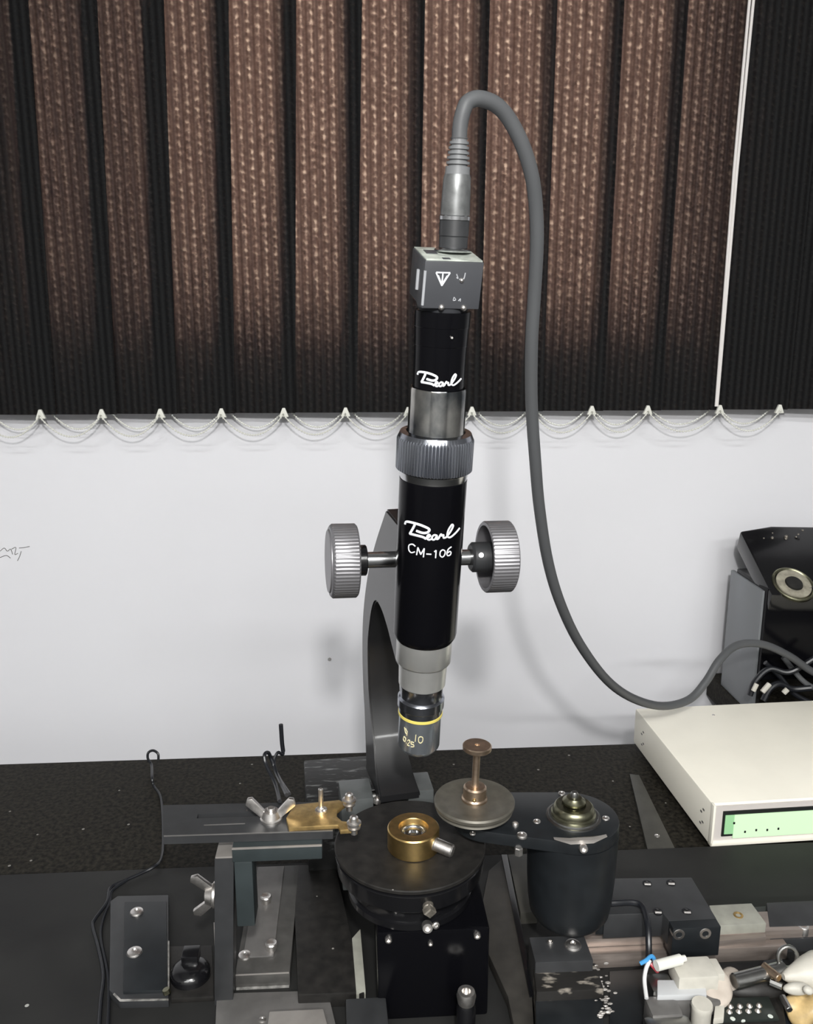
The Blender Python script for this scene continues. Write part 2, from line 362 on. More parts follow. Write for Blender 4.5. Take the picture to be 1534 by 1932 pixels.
# ================================================================== BLIND
YBL = 0.968
bz = on_y(767, 777, YBL).z
blind = thing('vertical_blind', (0.05, YBL, bz), 'dark brown woven vertical blind hanging across the window', 'blind')
edge_px = [190-115*2, 190-115, 190, 300, 415, 532, 648, 765, 885, 1000, 1110, 1215, 1350, 1462, 1575]
ex = [on_y(p, 776, YBL).x for p in edge_px]
for i in range(len(ex)-1):
    b = B(); x0 = ex[i]-.001; wd = 0.086; nseg = 10; ang = R(5.5+random.uniform(-1.2, 1.2))
    if i == 1: ang = R(3.5)
    top, bot = 1.40, bz
    th = .0007
    lean = {0: .026, 1: .030, 2: .030, 3: .031, 4: .033, 5: .027, 6: .015, 7: .007}.get(i, 0)
    def P(u, z, back):
        f = (z-bz)/(top-bz)
        bow = -0.0022*sin(pi*u)
        x = x0+u*wd*cos(ang)+lean*f; y = YBL-.004+(1-u)*wd*sin(ang)+bow+(th if back else 0)
        return Vector((x, y, z))
    zs = [bot, bot+.035, bot+.15, bot+.35, top]
    g = [[[b.verts.new(P(k/nseg, z, s)) for k in range(nseg+1)] for z in zs] for s in (0, 1)]
    for s in (0, 1):
        for a in range(len(zs)-1):
            for k in range(nseg):
                q = (g[s][a][k], g[s][a][k+1], g[s][a+1][k+1], g[s][a+1][k]); b.faces.new(q if not s else q[::-1])
    for a in range(len(zs)-1):
        for k in (0, nseg): b.faces.new((g[0][a][k], g[0][a+1][k], g[1][a+1][k], g[1][a][k]))
    for k in range(nseg):
        for a in (0, len(zs)-1): b.faces.new((g[0][a][k], g[0][a][k+1], g[1][a][k+1], g[1][a][k]))
    sl = obj('slat', b, 'fabric', blind)
    # bottom weight with the clip that holds the chains
    b = B(); xc = ex[i]+.002
    prism(b, [(xc-.005, YBL-.007, bz-.004), (xc+.006, YBL-.007, bz-.004), (xc+.002, YBL-.007, bz+.006), (xc-.001, YBL-.007, bz+.006)], (0, .004, 0), .0006)
    obj('clip', b, 'beads', sl)
    if i < len(ex)-2:
        xa, xb = ex[i]+.002, ex[i+1]+.002
        for fr, dr, s0, s1 in ((0, .023, 0, 1), (1, .017, .12, .95)):
            yy = YBL-.009 if not fr else YBL+.010
            pts = []
            for k in range(25):
                t = k/24; x = xa+(xb-xa)*(s0+(s1-s0)*t); z = bz-.001-dr*4*t*(1-t)*(1-.25*cos(2*pi*t)*0)
                pts.append(Vector((x, yy, z)))
            b = B()
            tube(b, pts, .0006, 6)
            for k in range(0, 25):
                bmesh.ops.create_icosphere(b, subdivisions=1, radius=.0013, matrix=Matrix.Translation(pts[k]))
            obj('bead_chain', b, 'beads', blind)
b = B(); bx(b, (ex[0], YBL-.03, 1.38), (ex[-1]+.1, YBL+.03, 1.42), .002); obj('head_rail', b, 'beads', blind)
b = B(); p0 = on_y(1418, 0, YBL-.03); p1 = on_y(1351, 770, YBL-.03)
for dx in (-.0016, .0016):
    tube(b, [Vector((p1.x+.0004+dx*.4, p1.y, p1.z+.002)), Vector((p1.x+dx, p1.y, .6)), Vector((p0.x+dx*1.3, p0.y, p0.z)), Vector((p0.x+dx, p0.y+.02, 1.39))], .0016, 8)
obj('draw_cord', b, 'cord', blind)

# ================================================================== BENCH
bench = thing('lab_bench', (0.1, 0.45, ZF), 'black speckled stone topped laboratory bench in front of the white wall', 'bench')
b = B(); bx(b, (-1.3, 0.10, -.035), (1.5, 0.8195, 0), .002); obj('bench_top', b, 'bench', bench)
b = B(); bx(b, (-1.25, 0.15, ZF), (1.45, 0.78, -.035)); obj('cabinet', b, 'grey_black', bench)
st = thing('side_table', (0.9, 0.91, ZF), 'dark low table between the bench and the wall behind the cream box', 'table')
b = B(); bx(b, (0.455, 0.822, -.03), (1.5, 0.995, 0), .002); obj('table_top', b, 'bench', st)
for xx in (.48, 1.46): b = B(); bx(b, (xx-.02, .84, ZF), (xx+.02, .98, -.03)); obj('leg', b, 'grey_black', st)
PZ = 0.009
b = B(); bx(b, (-.62, 0.16, 0), (.85, 0.6235, PZ), .0012); tag(obj('base_plate', b, 'plate'), 'wide smooth dark grey steel base plate lying on the bench', 'plate')
t = thing('flat_bar', on_z(1225, 1540, 0), 'flat grey metal bar lying on the bench left of the cream box', 'bar')
b = B(); slab(b, [(1188, 1460), (1206, 1462), (1275, 1603), (1222, 1603)], .0035, 0, .0005); obj('bar_body', b, 'bar', t)
put_screw(SF, on_z(1240, 1577, .0035), .0024, t)

# ================================================================== MICROSCOPE
mroot = thing('centering_microscope', on_z(737, 1512, 0), 'tall black and chrome centering microscope carried by a curved black arm', 'microscope')
AX0 = Vector((0.0406, 0.505, 0.1786)); AX1 = Vector((0.0516, 0.46986, 0.487)); AD = (AX1-AX0).normalized()
def axp(t): return AX0+AD*(t/1000)
def mk(prof, name, m, parent=mroot, n=64, rfun=None):
    mt = frame_of(AX0, AD, Vector((0, 1, 0)))
    return obj(name, lathe(B(), [(a/1000, r/1000) for a, r in prof], mt, n, rfun), m, parent)
obj_part = mk([(-2, 0), (-2, 9), (-3.5, 9.5), (-3.5, 11.5), (-1, 13.3), (0, 13.6), (22.5, 13.6), (22.5, 14.2)], 'objective', 'objective')
mk([(22.3, 13.9), (22.5, 14.35), (24.3, 14.35), (24.5, 13.9)], 'yellow_ring', 'yellow', obj_part)
mk([(24.4, 14.1), (28, 14.2), (29, 15.0), (34.5, 15.0), (35.5, 14.2), (36, 13.6), (43, 13.6), (44, 14.3), (44.8, 14.3)], 'objective_collar', 'knurl', obj_part)
mk([(44.4, 14.4), (45, 14.9), (58, 15.3), (61, 15.4), (61.3, 17), (62, 17.4), (82, 17.5)], 'chrome_sleeve', 'sleeve')
mk([(77, 16.5), (77, 17.8), (79.5, 19.3), (82, 19.8), (181, 19.8), (182, 19.0), (182, 16)], 'body_tube', 'tube')
kn = 140
mk([(181, 18), (181.5, 19.6), (185, 20.2), (186, 20.6)], 'chrome_ring', 'chrome')
mk([(186, 20.2), (187, 22.3), (204.5, 22.3), (206, 21.6), (208.5, 20.5), (209, 17)], 'knurled_ring', 'knurl', n=kn*2, rfun=lambda i, k, r: r-(.0007 if (i % 4 < 2 and k in (1, 2)) else 0))
mk([(208, 17), (209.5, 16.3), (233.5, 16.3), (234.5, 15.9), (234.5, 14.8), (233, 14.6)], 'worn_sleeve', 'chrome_worn')
mk([(232, 14.4), (258, 14.7), (258.2, 14.9), (268, 15.2), (268.2, 15.4), (276.5, 15.6), (276.5, 10)], 'upper_tube', 'tube')

# frame of the camera-facing side of the tube
view = Vector((0, 0, CZ))-axp(120)
def cyl_map(Rm, tcen, scale_u, scale_v, X0, Y0):
    def fn(X, Y):
        n = (view-AD*view.dot(AD)).normalized(); r = AD.cross(n).normalized()*1
        if r.x < 0: r = -r
        u = (X-X0)*scale_u; th = asin(max(-.99, min(.99, u/Rm)))
        return axp(tcen-(Y-Y0)*scale_v*1000)+r*(Rm*sin(th))+n*(Rm*cos(th))
    return fn
pearl = [[(165, 312), (185, 262), (260, 235), (420, 232), (580, 262), (695, 315), (660, 385), (560, 408), (420, 385)],
         [(385, 240), (350, 330), (280, 482)], [(280, 482), (420, 480), (560, 492), (640, 525)]]
earl = [[(620, 515), (700, 480), (722, 445), (690, 430), (655, 475), (665, 525), (705, 540), (750, 520)],
        [(870, 445), (810, 432), (765, 475), (775, 530), (825, 525), (868, 445), (866, 520), (905, 512)],
        [(905, 512), (945, 425), (962, 428), (968, 452), (1005, 440), (1010, 500), (1065, 500)],
        [(1065, 500), (1150, 390), (1205, 275), (1170, 245), (1105, 350), (1090, 470), (1150, 512), (1260, 450), (1350, 375)]]
cm = [[(415, 725), (350, 695), (275, 740), (275, 840), (330, 885), (410, 845)],
      ]
cm_l = [[(450, 905), (470, 735)], [(470, 735), (540, 880)], [(540, 880), (610, 735)], [(610, 735), (600, 930)], [(660, 855), (770, 855)], [(830, 800), (868, 765)], [(868, 765), (865, 935)]]
cm_r = [[(1010, 760), (962, 800), (960, 880), (1010, 925), (1058, 880), (1060, 800), (1010, 760)], [(1195, 730), (1130, 770), (1105, 860), (1130, 910), (1180, 905), (1195, 860), (1165, 825), (1115, 850)]]
su = .503/1600/11.8; sv = .334e-3/11.8
body = [o for o in C.objects if o.name == 'body_tube'][0]; upper = [o for o in C.objects if o.name == 'upper_tube'][0]
f1 = cyl_map(.0198, 131.2+(1050-(970-21))*.334, su, sv, 720, 0)
b = B(); strokes(b, pearl, f1, .00078); strokes(b, earl, f1, .0006); obj('logo_lettering', b, 'white_print', body)
b = B(); strokes(b, cm+cm_l+cm_r, f1, .00042); obj('model_lettering', b, 'white_print', body)
# upper logo, smaller; zoomed source at 9.59 px per px with its own origin
su2 = .476/1600/11.8*.80; sv2 = .327e-3/11.8*.80
f2 = cyl_map(.01455, 238.8+(715-(704-13))*.318, su2, sv2, 745, 130)
b = B(); strokes(b, pearl, f2, .0007); strokes(b, earl, f2, .00052); obj('logo_lettering', b, 'white_print', upper)
b = B(); rod(b, axp(262)+Vector((.004, -.0146, 0)), axp(262)+Vector((.0042, -.0158, 0)), .0007, 10); obj('set_screw', b, 'screw', upper)
# engraved objective lettering
f3 = cyl_map(.01362, 28-(0)*1, .545/1600/13.95, .37e-3/13.95, 690, 600)
eng = [[(300, 1010), (330, 1130), (360, 1160)], [(330, 1020), (380, 1100)], [(380, 1080), (370, 1200)], [(610, 1110), (600, 1300)], [(740, 1150), (690, 1180), (690, 1290), (740, 1330), (790, 1280), (790, 1180), (740, 1150)],
       [(300, 1270), (285, 1360), (330, 1400), (345, 1300), (300, 1270)], [(370, 1410), (375, 1420)], [(400, 1340), (430, 1300), (460, 1340), (400, 1450), (460, 1460)], [(570, 1340), (500, 1330), (500, 1390), (560, 1400), (570, 1450), (500, 1470)]]
b = B(); strokes(b, eng, f3, .00032, 5); obj('engraving', b, 'engrave', obj_part)

# arm: a curved C seen from its left front, dark paint
aY = R(5); aA = R(10.5)
def arm_pt(lx, d, z):
    lx += (.25-z)*.018
    ox, oy = .041, .503
    return Vector((ox+lx*cos(aA)-d*sin(aA), oy+lx*sin(aA)+d*cos(aA), z))
outer = [(.004, .325), (.040, .327), (.078, .294), (.108, .262), (.130, .225), (.139, .190), (.140, .155), (.134, .125), (.127, .110), (.121, .100), (.121, .095)]
inner = [(.070, .095), (.070, .100), (.084, .106), (.098, .120), (.109, .140), (.116, .165), (.115, .200), (.106, .222), (.094, .240), (.080, .250), (.062, .250), (.044, .243), (.030, .234), (.020, .228), (.004, .228)]
so = [outer[0]]+[(v.x, v.y) for v in spline([(a, c, 0) for a, c in outer[1:10]], 5)]+[outer[-1]]
si = [inner[0]]+[(v.x, v.y) for v in spline([(a, c, 0) for a, c in inner[1:14]], 5)]+[inner[-1]]
prof = so+si
LXC = .0012
def halfw(d, z): return .0125+(.006*max(0, min(1, (.125-z)/.05)) if z < .125 else 0)
b = B()
va = [b.verts.new(arm_pt(LXC-halfw(d, z), d, z)) for d, z in prof]; vb = [b.verts.new(arm_pt(LXC+halfw(d, z), d, z)) for d, z in prof]
n = len(prof); fs = [b.faces.new(va), b.faces.new(vb[::-1])]+[b.faces.new((va[i], vb[i], vb[(i+1) % n], va[(i+1) % n])) for i in range(n)]
bmesh.ops.recalc_face_normals(b, faces=b.faces)
rim = [e for e in b.edges if (e.verts[0] in va and e.verts[1] in va) or (e.verts[0] in vb and e.verts[1] in vb)]
bmesh.ops.bevel(b, geom=rim, offset=.0012, segments=2, affect='EDGES')
arm = obj('arm', b, 'arm', mroot, angle=28)
# foot, pivots and base behind the stage
def lbox(bm, lo, hi, bev=.001):
    m_ = Matrix.Translation((.041, .503, 0)) @ Matrix.Rotation(aY, 4, 'Z'); return bx(bm, lo, hi, bev, m_)
b = B(); lbox(b, (-.072, .100, .0095), (.004, .160, .084), .0015); lbox(b, (-.068, .130, .0), (.030, .160, .06)); obj('base_block', b, 'scratched', mroot)
b = B(); lbox(b, (-.047, .072, .020), (-.0225, .101, .0975), .0015); obj('pivot_block', b, 'pivot', mroot)
b = B(); lbox(b, (.0040, .074, .020), (.0240, .101, .099), .0015); obj('pivot_block', b, 'pivot', mroot)
b = B(); pa = arm_pt(-.036, .094, .086); pb = arm_pt(.030, .094, .086); rod(b, pa, pb, .005, 24); obj('pivot_pin', b, 'steel', mroot)
put_screw(SC, on_z(712, 1512, .094), .003, mroot)

# focus knobs on one shaft
KL = on_y(646, 1058, .5135); KR = on_y(936, 1050, .5265); kd = (KR-KL).normalized()
def kfun(i, k, r): return r-(.00035 if (i % 4 < 2 and k in (3, 4)) else 0)
b = B(); lathe(b, [(-.0082, 0), (-.0082, .0215), (-.0078, .0222), (-.0065, .0234), (.0078, .0234), (.0088, .0224), (.0088, .012), (.0070, .010), (.0070, 0)], frame_of(KL, kd), 240, kfun); ko = obj('focus_knob', b, 'knob', mroot)
b = B(); lathe(b, [(-.0092, 0), (-.0092, .0195), (-.0086, .0200), (-.0080, .0200)], frame_of(KL, kd), 60); obj('knob_cap', b, 'knob', ko)
b = B(); lathe(b, [(.009, 0), (.009, .0225), (.0083, .0233), (.0083, .0233), (-.0072, .0233), (-.0080, .0226), (-.0080, .0205), (.004, .0200), (.004, 0)], frame_of(KR, kd), 240, kfun); obj('focus_knob', b, 'knob', mroot)
b = B(); rod(b, KL+kd*.008, KL+kd*.0150, .0098, 40); obj('collar', b, 'gloss', mroot)
b = B(); rod(b, KR-kd*.0175, KR+kd*.003, .0098, 40); hb = obj('collar', b, 'grey_black', mroot)
b = B(); pc = KR-kd*.010; vv = (Vector((0, 0, CZ))-pc).normalized(); rod(b, pc+vv*.0088+Vector((0, 0, .001)), pc+vv*.0102+Vector((0, 0, .0012)), .0016, 14); obj('set_screw', b, 'screw', hb)
b = B(); rod(b, KL+kd*.012, KR-kd*.012, .0052, 32); obj('focus_shaft', b, 'chrome', mroot)

# camera head on top of the tube
cam_yaw = R(8.5)
head = thing('video_camera', axp(281), 'small dark grey cube video camera on top of the microscope tube', 'camera')
zc = AD; xc = Vector((cos(cam_yaw), sin(cam_yaw), 0)); xc = (xc-zc*xc.dot(zc)).normalized(); yc = zc.cross(xc)
hz = Matrix.Rotation(R(9), 3, xc) @ zc; hy = hz.cross(xc)
HM = Matrix((xc, hy, hz)).transposed().to_4x4(); HM.translation = axp(278.5)+Vector((0, .0008, 0))
HH = .0275; hw = .0157
b = B(); prism(b, [(-hw, -hw, .003), (hw, -hw, .003), (hw, hw, .003), (-hw, hw, .003)], (0, 0, HH-.003), .0006)
lathe(b, [(-.0015, 0), (-.0015, .0135), (.0035, .0152), (.0035, 0)], I4, 40)
bmesh.ops.transform(b, matrix=HM, verts=b.verts); hbd = obj('camera_housing', b, 'housing', head)
b = B(); bx(b, (-hw+.0006, -hw+.0006, HH), (hw-.0006, hw-.0006, HH+.0008), .0002); bmesh.ops.transform(b, matrix=HM, verts=b.verts); rp = obj('rear_plate', b, 'housing_top', head)
b = B(); bx(b, (-.006, -.0145, HH+.0007), (-.002, -.0115, HH+.0011)); bx(b, (-.012, -.002, HH+.0007), (-.006, .006, HH+.0012)); bmesh.ops.transform(b, matrix=HM, verts=b.verts); obj('mark', b, 'housing', rp)
def hf(x, y):   # front face map: x,y in mm from the face centre
    return HM @ Vector((x/1000, -hw-.0000, (HH+.003)/2+y/1000))
b = B(); strokes(b, [[(-9.5, 6.5), (-2, 6.5)], [(-2, 6.5), (-5.8, -.2)], [(-5.8, -.2), (-9.5, 6.5)], [(-5.8, 6), (-5.8, .5)], [(-8.2, 5.0), (-6.4, 1.4)], [(-3.3, 5.0), (-5.2, 1.4)]], hf, .00042, 6); obj('triangle_mark', b, 'white_print', hbd)
b = B(); strokes(b, [[(1.5, 6), (2.5, 3.8), (1.6, 4.2)], [(4.5, 2.2), (5.8, 4), (6.2, 6.8)], [(3.2, 3.4), (4.6, 3.0)]], hf, .00035, 6)
strokes(b, [[(1.4, -6), (1.2, -7.8), (2.5, -7.3), (1.4, -6)], [(4, -8), (5, -6.8), (5.0, -8.2)]], hf, .00028, 6); obj('serial_mark', b, 'grey_print', hbd)
b = B(); bmesh.ops.create_uvsphere(b, u_segments=12, v_segments=8, radius=.0013, matrix=Matrix.Translation(hf(4.6, 2.8))); obj('adjust_screw', b, 'screw', hbd)
for xx in (-4.8, 7.3):
    b = B(); bmesh.ops.create_uvsphere(b, u_segments=14, v_segments=8, radius=.0017, matrix=Matrix.Translation(HM @ Vector((xx/1000, -hw+.0004, .0036)))); obj('mount_screw', b, 'screw', head)
b = B(); p = [HM @ Vector((-hw-.0003, -.004, z)) for z in (.010, .0205)]; tube(b, p, .0011, 8); obj('side_slot', b, 'grey_print', hbd)
b = B(); p = [HM @ Vector((-hw+.0006, -hw+.0006, z)) for z in (.0045, .0225)]; tube(b, p, .0008, 8); obj('edge_strip', b, 'grey_print', hbd)

# cable with its plug
cab = thing('camera_cable', axp(310), 'thick grey camera cable arching from the microscope down to the cream box', 'cable')
PM = frame_of(axp(278.5)+zc*(HH+.0012)+xc*.0040+yc*.0005, zc, Vector((0, 1, 0)))
PO = axp(278.5)+zc*(HH+.0012)+xc*.0040+yc*.0005
def lm(prof, nm, m, n=40, par=cab): return obj(nm, lathe(B(), [(a/1000, r/1000) for a, r in prof], PM, n), m, par)
lm([(0, 0), (0, 9.6), (.8, 10.2), (2.0, 9.0), (2.2, 8)], 'plug_nut', 'chrome')
lm([(1.5, 0), (1.5, 7.7), (7.5, 7.7), (7.8, 7.4), (8.2, 7.9), (16, 7.9), (16.3, 7.5)], 'plug_barrel', 'grey_black')
lm([(16, 7.4), (16.2, 8.4), (18, 8.4), (18.6, 7.7)], 'plug_band', 'chrome')
lm([(18.4, 0), (18.4, 7.8), (30, 7.5), (37, 7.2), (39.5, 6.2), (40, 0)], 'plug_grip', 'grip')
b = B()
pr = [(38, 0), (38, 6.6)]
for k in range(6): pr += [(41+k*2.4, 6.4-.28*k), (42.3+k*2.4, 6.4-.28*k), (42.3+k*2.4, 5.0-.2*k), (43.3+k*2.4, 5.0-.2*k)]
pr += [(56, 4.6), (57, 0)]
lm(pr, 'strain_relief', 'strain')
cz0 = PO+zc*.054
cp = [(875, 208, .4635), (884, 192, .464), (905, 186, .466), (935, 197, .470), (960, 224, .4745), (985, 272, .480), (1003, 330, .487), (1011, 390, .495), (1013, 460, .503), (1008, 560, .515), (1003, 650, .525), (1003, 760, .54), (1010, 870, .555), (1018, 960, .57), (1034, 1060, .59), (1058, 1140, .61), (1094, 1215, .64), (1145, 1283, .675), (1195, 1318, .71), (1250, 1332, .745), (1300, 1320, .765), (1332, 1286, .775), (1358, 1245, .785), (1392, 1217, .80), (1440, 1216, .81), (1490, 1238, .825), (1534, 1268, .84), (1600, 1300, .845)]
pts = [cz0, cz0+zc*.008]+[on_y(*p) for p in cp]
b = B(); tube(b, spline(pts, 6), .004, 20, lambda t: .0040); obj('cable_sheath', b, 'cable', cab)

# ================================================================== ROTARY STAGE
SX, SY = 0.0345, 0.498
stg = thing('rotary_stage', (SX, SY, PZ), 'black round rotary stage on a dark pedestal under the microscope', 'stage')
SM = Matrix.Translation((SX, SY, 0))
def sl_(prof, nm, m, n=96, par=stg, mt=SM): return obj(nm, lathe(B(), prof, mt, n), m, par)
sl_([(.1072, 0), (.1072, .0492), (.1077, .0500), (.1095, .0500), (.1100, .0493), (.1100, .0)], 'stage_disc', 'matt')
sl_([(.0925, 0), (.0925, .0462), (.0942, .0484), (.1050, .0496), (.1058, .0486), (.1062, .0470), (.1075, .0470), (.1075, 0)], 'drum', 'gloss')
sl_([(.0740, 0), (.0740, .0395), (.0755, .0415), (.0795, .0415), (.0805, .0398), (.0860, .0395), (.0905, .0420), (.0930, .0450), (.0930, 0)], 'clamp_collar', 'gloss')
b = B(); bx(b, (on_y(712, 1850, SY-.0405).x, SY-.0405, PZ), (on_y(922, 1850, SY-.0405).x, SY+.037, .0745), .002); obj('pedestal', b, 'tube', stg)
for px_, py_ in ((733, 1771), (900, 1763)): put_screw(SC, on_y(px_, py_, SY-.0410), .0022, stg, (0, -1, 0))
p = on_y(808, 1712, SY-.050); b = B(); rod(b, p+Vector((0, .008, 0)), p+Vector((0, -.002, 0)), .0034, 16); rod(b, p+Vector((0, 0, .0)), p+Vector((.001, -.005, -.001)), .0040, 4, .3); obj('clamp_screw', b, 'dull_bolt', stg)
p = on_y(806, 1747, SY-.043); put_screw(SC, p, .0034, stg, (0, -1, .2)); put_screw(SF, p+Vector((.0055, 0, .0)), .0024, stg, (0.3, -1, .2))
put_screw(SC, on_y(812, 1779, SY-.0410), .0016, stg, (0, -1, 0))
p = on_z(880, 1870, .047); t2 = thing('socket_screw', p, 'bright socket screw on a black post in front of the round stage', 'screw')
b = B(); lathe(b, [(PZ, 0), (PZ, .006), (.036, .006), (.040, .004), (.040, 0)], Matrix.Translation((p.x, p.y, 0)), 24); obj('post', b, 'gloss', t2)
b = B(); lathe(b, [(.039, 0), (.039, .0052), (.044, .0060), (.047, .0052), (.047, .0028), (.044, .0026), (.044, 0)], Matrix.Translation((p.x, p.y, 0)), 24); obj('screw_head', b, 'screw', t2)
# brass bearing ring on the stage
rc = on_z(780, 1560, .1245)
rng = thing('brass_ring', (rc.x, rc.y, .110), 'shiny brass collar holding a small bearing on the black round stage', 'ring')
RM = Matrix.Translation((rc.x, rc.y, 0))
sl_([(.1100, .012), (.1100, .0165), (.1106, .0170), (.1238, .0170), (.1246, .0163), (.1246, .0098), (.1238, .0093), (.1150, .0092), (.1120, .0092), (.1110, .012)], 'collar', 'brass', 96, rng, RM)
sl_([(.112, .0093), (.1206, .0092), (.1212, .0088), (.1212, .0074), (.1196, .0068), (.1120, .0068), (.112, .0093)], 'bearing_race', 'chrome', 64, rng, RM)
sl_([(.112, .0067), (.1186, .0066), (.1186, .0056), (.1204, .0054), (.1204, .0032), (.1192, .0028), (.1192, 0)], 'bearing_hub', 'chrome', 64, rng, RM)
q0 = on_z(818, 1591, .1175); q1 = on_z(856, 1607, .1155); dv = (q1-q0).normalized()
b = B(); lathe(b, [(-.004, 0), (-.004, .0036), (-.001, .0048), (.0012, .0050), (.002, .0038), (.002, 0)], frame_of(q0, dv), 24); obj('screw_collar', b, 'screw', rng)
b = B(); lathe(b, [(.001, 0), (.001, .0042), (.0128, .0042), (.0138, .0034), (.0138, 0)], frame_of(q0, dv), 24); obj('thumb_screw', b, 'white_print' if 0 else 'screw', rng)

# ================================================================== MOTOR AND ITS PLATE
ZP0, ZP1 = .1155, .1240
ca = Vector((.0880, .5085, 0)); cb = Vector((.1440, .4985, 0)); ra, rb_ = .0235, .0300
mot = thing('drive_motor', (cb.x, cb.y, .05), 'dark cup shaped motor hanging from a rounded black plate with olive pulley on top', 'motor')
def capsule(c0, r0, c1, r1, z, n=24):
    d = (c1-c0); a0 = atan2(d.y, d.x); L_ = d.length; k = acos((r0-r1)/L_)
    out = []
    for i in range(n+1):
        a = a0+k+(2*pi-2*k)*i/n; out.append(Vector((c0.x+r0*cos(a), c0.y+r0*sin(a), z)))
    for i in range(n+1):
        a = a0-k+(2*k)*i/n; out.append(Vector((c1.x+r1*cos(a), c1.y+r1*sin(a), z)))
    return out
b = B(); prism(b, capsule(ca, ra, cb, rb_, ZP0), (0, 0, ZP1-ZP0), .0007); mpl = obj('mounting_plate', b, 'black', mot, angle=25)
MM = Matrix.Translation((cb.x, cb.y, 0))
b = B(); lathe(b, [(.0490, 0), (.0490, .0200), (.0505, .0240), (.0550, .0268), (.0640, .0282), (.0800, .0293), (.1155, .0303), (.1155, 0)], MM, 72); obj('motor_body', b, 'teal_black' if 0 else 'black', mot)
lathe_p = lambda prof, nm, m, mt, par, n=64: obj(nm, lathe(B(), prof, mt, n), m, par)
lathe_p([(.1238, 0), (.1238, .0182), (.1250, .0180), (.1252, .0165), (.1262, .0162), (.1262, .0158), (.1264, 0)], 'bearing_flange', 'steel', MM, mot)
lathe_p([(.1262, 0), (.1262, .0146), (.1275, .0148), (.1282, .0138), (.1295, .0140), (.1322, .0128), (.1330, .0118), (.1330, .0080), (.1305, .0078), (.1305, 0)], 'motor_pulley', 'olive', MM, mot)
lathe_p([(.1300, 0), (.1300, .0042), (.1345, .0042), (.1345, .0074), (.1360, .0076), (.1372, .0060), (.1385, .0050), (.1390, 0)], 'pulley_hub', 'olive', MM, mot)
lathe_p([(.138, 0), (.138, .0026), (.1410, .0026), (.1425, .0018), (.1425, 0)], 'motor_shaft', 'steel', MM, mot)
for px_, py_, r_ in ((1013, 1550, .0026), (1143, 1544, .0026), (985, 1576, .0034), (972, 1558, .0022)): put_screw(SF if r_ > .0023 else SC, on_z(px_, py_, ZP1), r_, mot)
put_screw(SF, on_z(1060, 1497, ZP1), .0026, mot); put_screw(SF, on_z(892, 1572, ZP1), .0020, mot)
p = on_y(1100, 1599, cb.y-.0302); put_screw(SC, p, .0028, mot, (-.05, -1, 0.1))
b = B(); prism(b, [(p.x-.0180, p.y+.0028, p.z+.0044), (p.x-.008, p.y+.0003, p.z+.0022), (p.x+.007, p.y+.0003, p.z+.0024), (p.x+.0165, p.y+.0028, p.z+.0050), (p.x+.007, p.y+.0003, p.z+.0050), (p.x-.008, p.y+.0003, p.z+.0048)], (0, .003, 0), .0002); obj('clamp_gap', b, 'alu_light', mot)
p = on_z(978, 1618, .108); b = B(); rod(b, (p.x, p.y, .1156), (p.x, p.y, .110), .0028, 6); obj('lock_nut', b, 'screw', mot)
b = B(); rod(b, (ca.x-.008, ca.y+.040, PZ), (ca.x-.008, ca.y+.040, .105), .007, 24); bx(b, (ca.x-.013, ca.y+.027, .110), (ca.x+.001, ca.y+.047, .1155), .001); bx(b, (ca.x-.006, ca.y+.010, .1122), (ca.x+.004, ca.y+.030, .1156), .0005); obj('support_post', b, 'matt', mot)

# pulley spindle
pc_ = on_z(895, 1508, .138)
spn = thing('pulley_spindle', (pc_.x, pc_.y, .124), 'wide grey pulley disc carrying a slim bronze rod with button top', 'pulley')
QM = Matrix.Translation((pc_.x, pc_.y, 0))
lathe_p([(.1235, 0), (.1235, .012), (.130, .0125), (.1310, .0225), (.1320, .0255), (.1330, .0250), (.1335, .0240), (.1345, .0250), (.1352, .0266), (.1372, .0268), (.1384, .0260), (.1386, .0215), (.1380, .0205), (.1380, .0085), (.1376, 0)], 'pulley_disc', 'pulley', QM, spn, 96)
ztop = on_y(901, 1405, pc_.y).z
sd = (Vector((on_y(901, 1405, pc_.y).x-.0002, pc_.y, ztop))-Vector((pc_.x, pc_.y, .138))).normalized()
DM = frame_of((pc_.x, pc_.y, .1375), sd, Vector((0, 1, 0))); LH = ztop-.1375
lathe_p([(0, 0), (0, .0082), (.0005, .0086), (.0020, .0086), (.0030, .0078), (.0095, .0076), (.0105, .0066), (.0108, 0)], 'hub', 'bronze', DM, spn)
lathe_p([(.010, 0), (.010, .0030), (.012, .0024), (LH-.006, .0024), (LH-.005, .0036), (LH-.004, .0036), (LH-.004, 0)], 'rod', 'bronze', DM, spn, 24)
lathe_p([(LH-.0045, 0), (LH-.0045, .0045), (LH-.0035, .0088), (LH-.0028, .0095), (LH-.0005, .0095), (LH, .0088), (LH, .0016), (LH-.001, .0014), (LH-.001, 0)], 'button', 'bronze', DM, spn)
b = B(); pq = DM @ Vector((.0, -.0074, .004)); bmesh.ops.create_uvsphere(b, u_segments=10, v_segments=8, radius=.0013, matrix=Matrix.Translation((pc_.x-.0012, pc_.y-.0076, .1418))); obj('grub_screw', b, 'brass', spn)

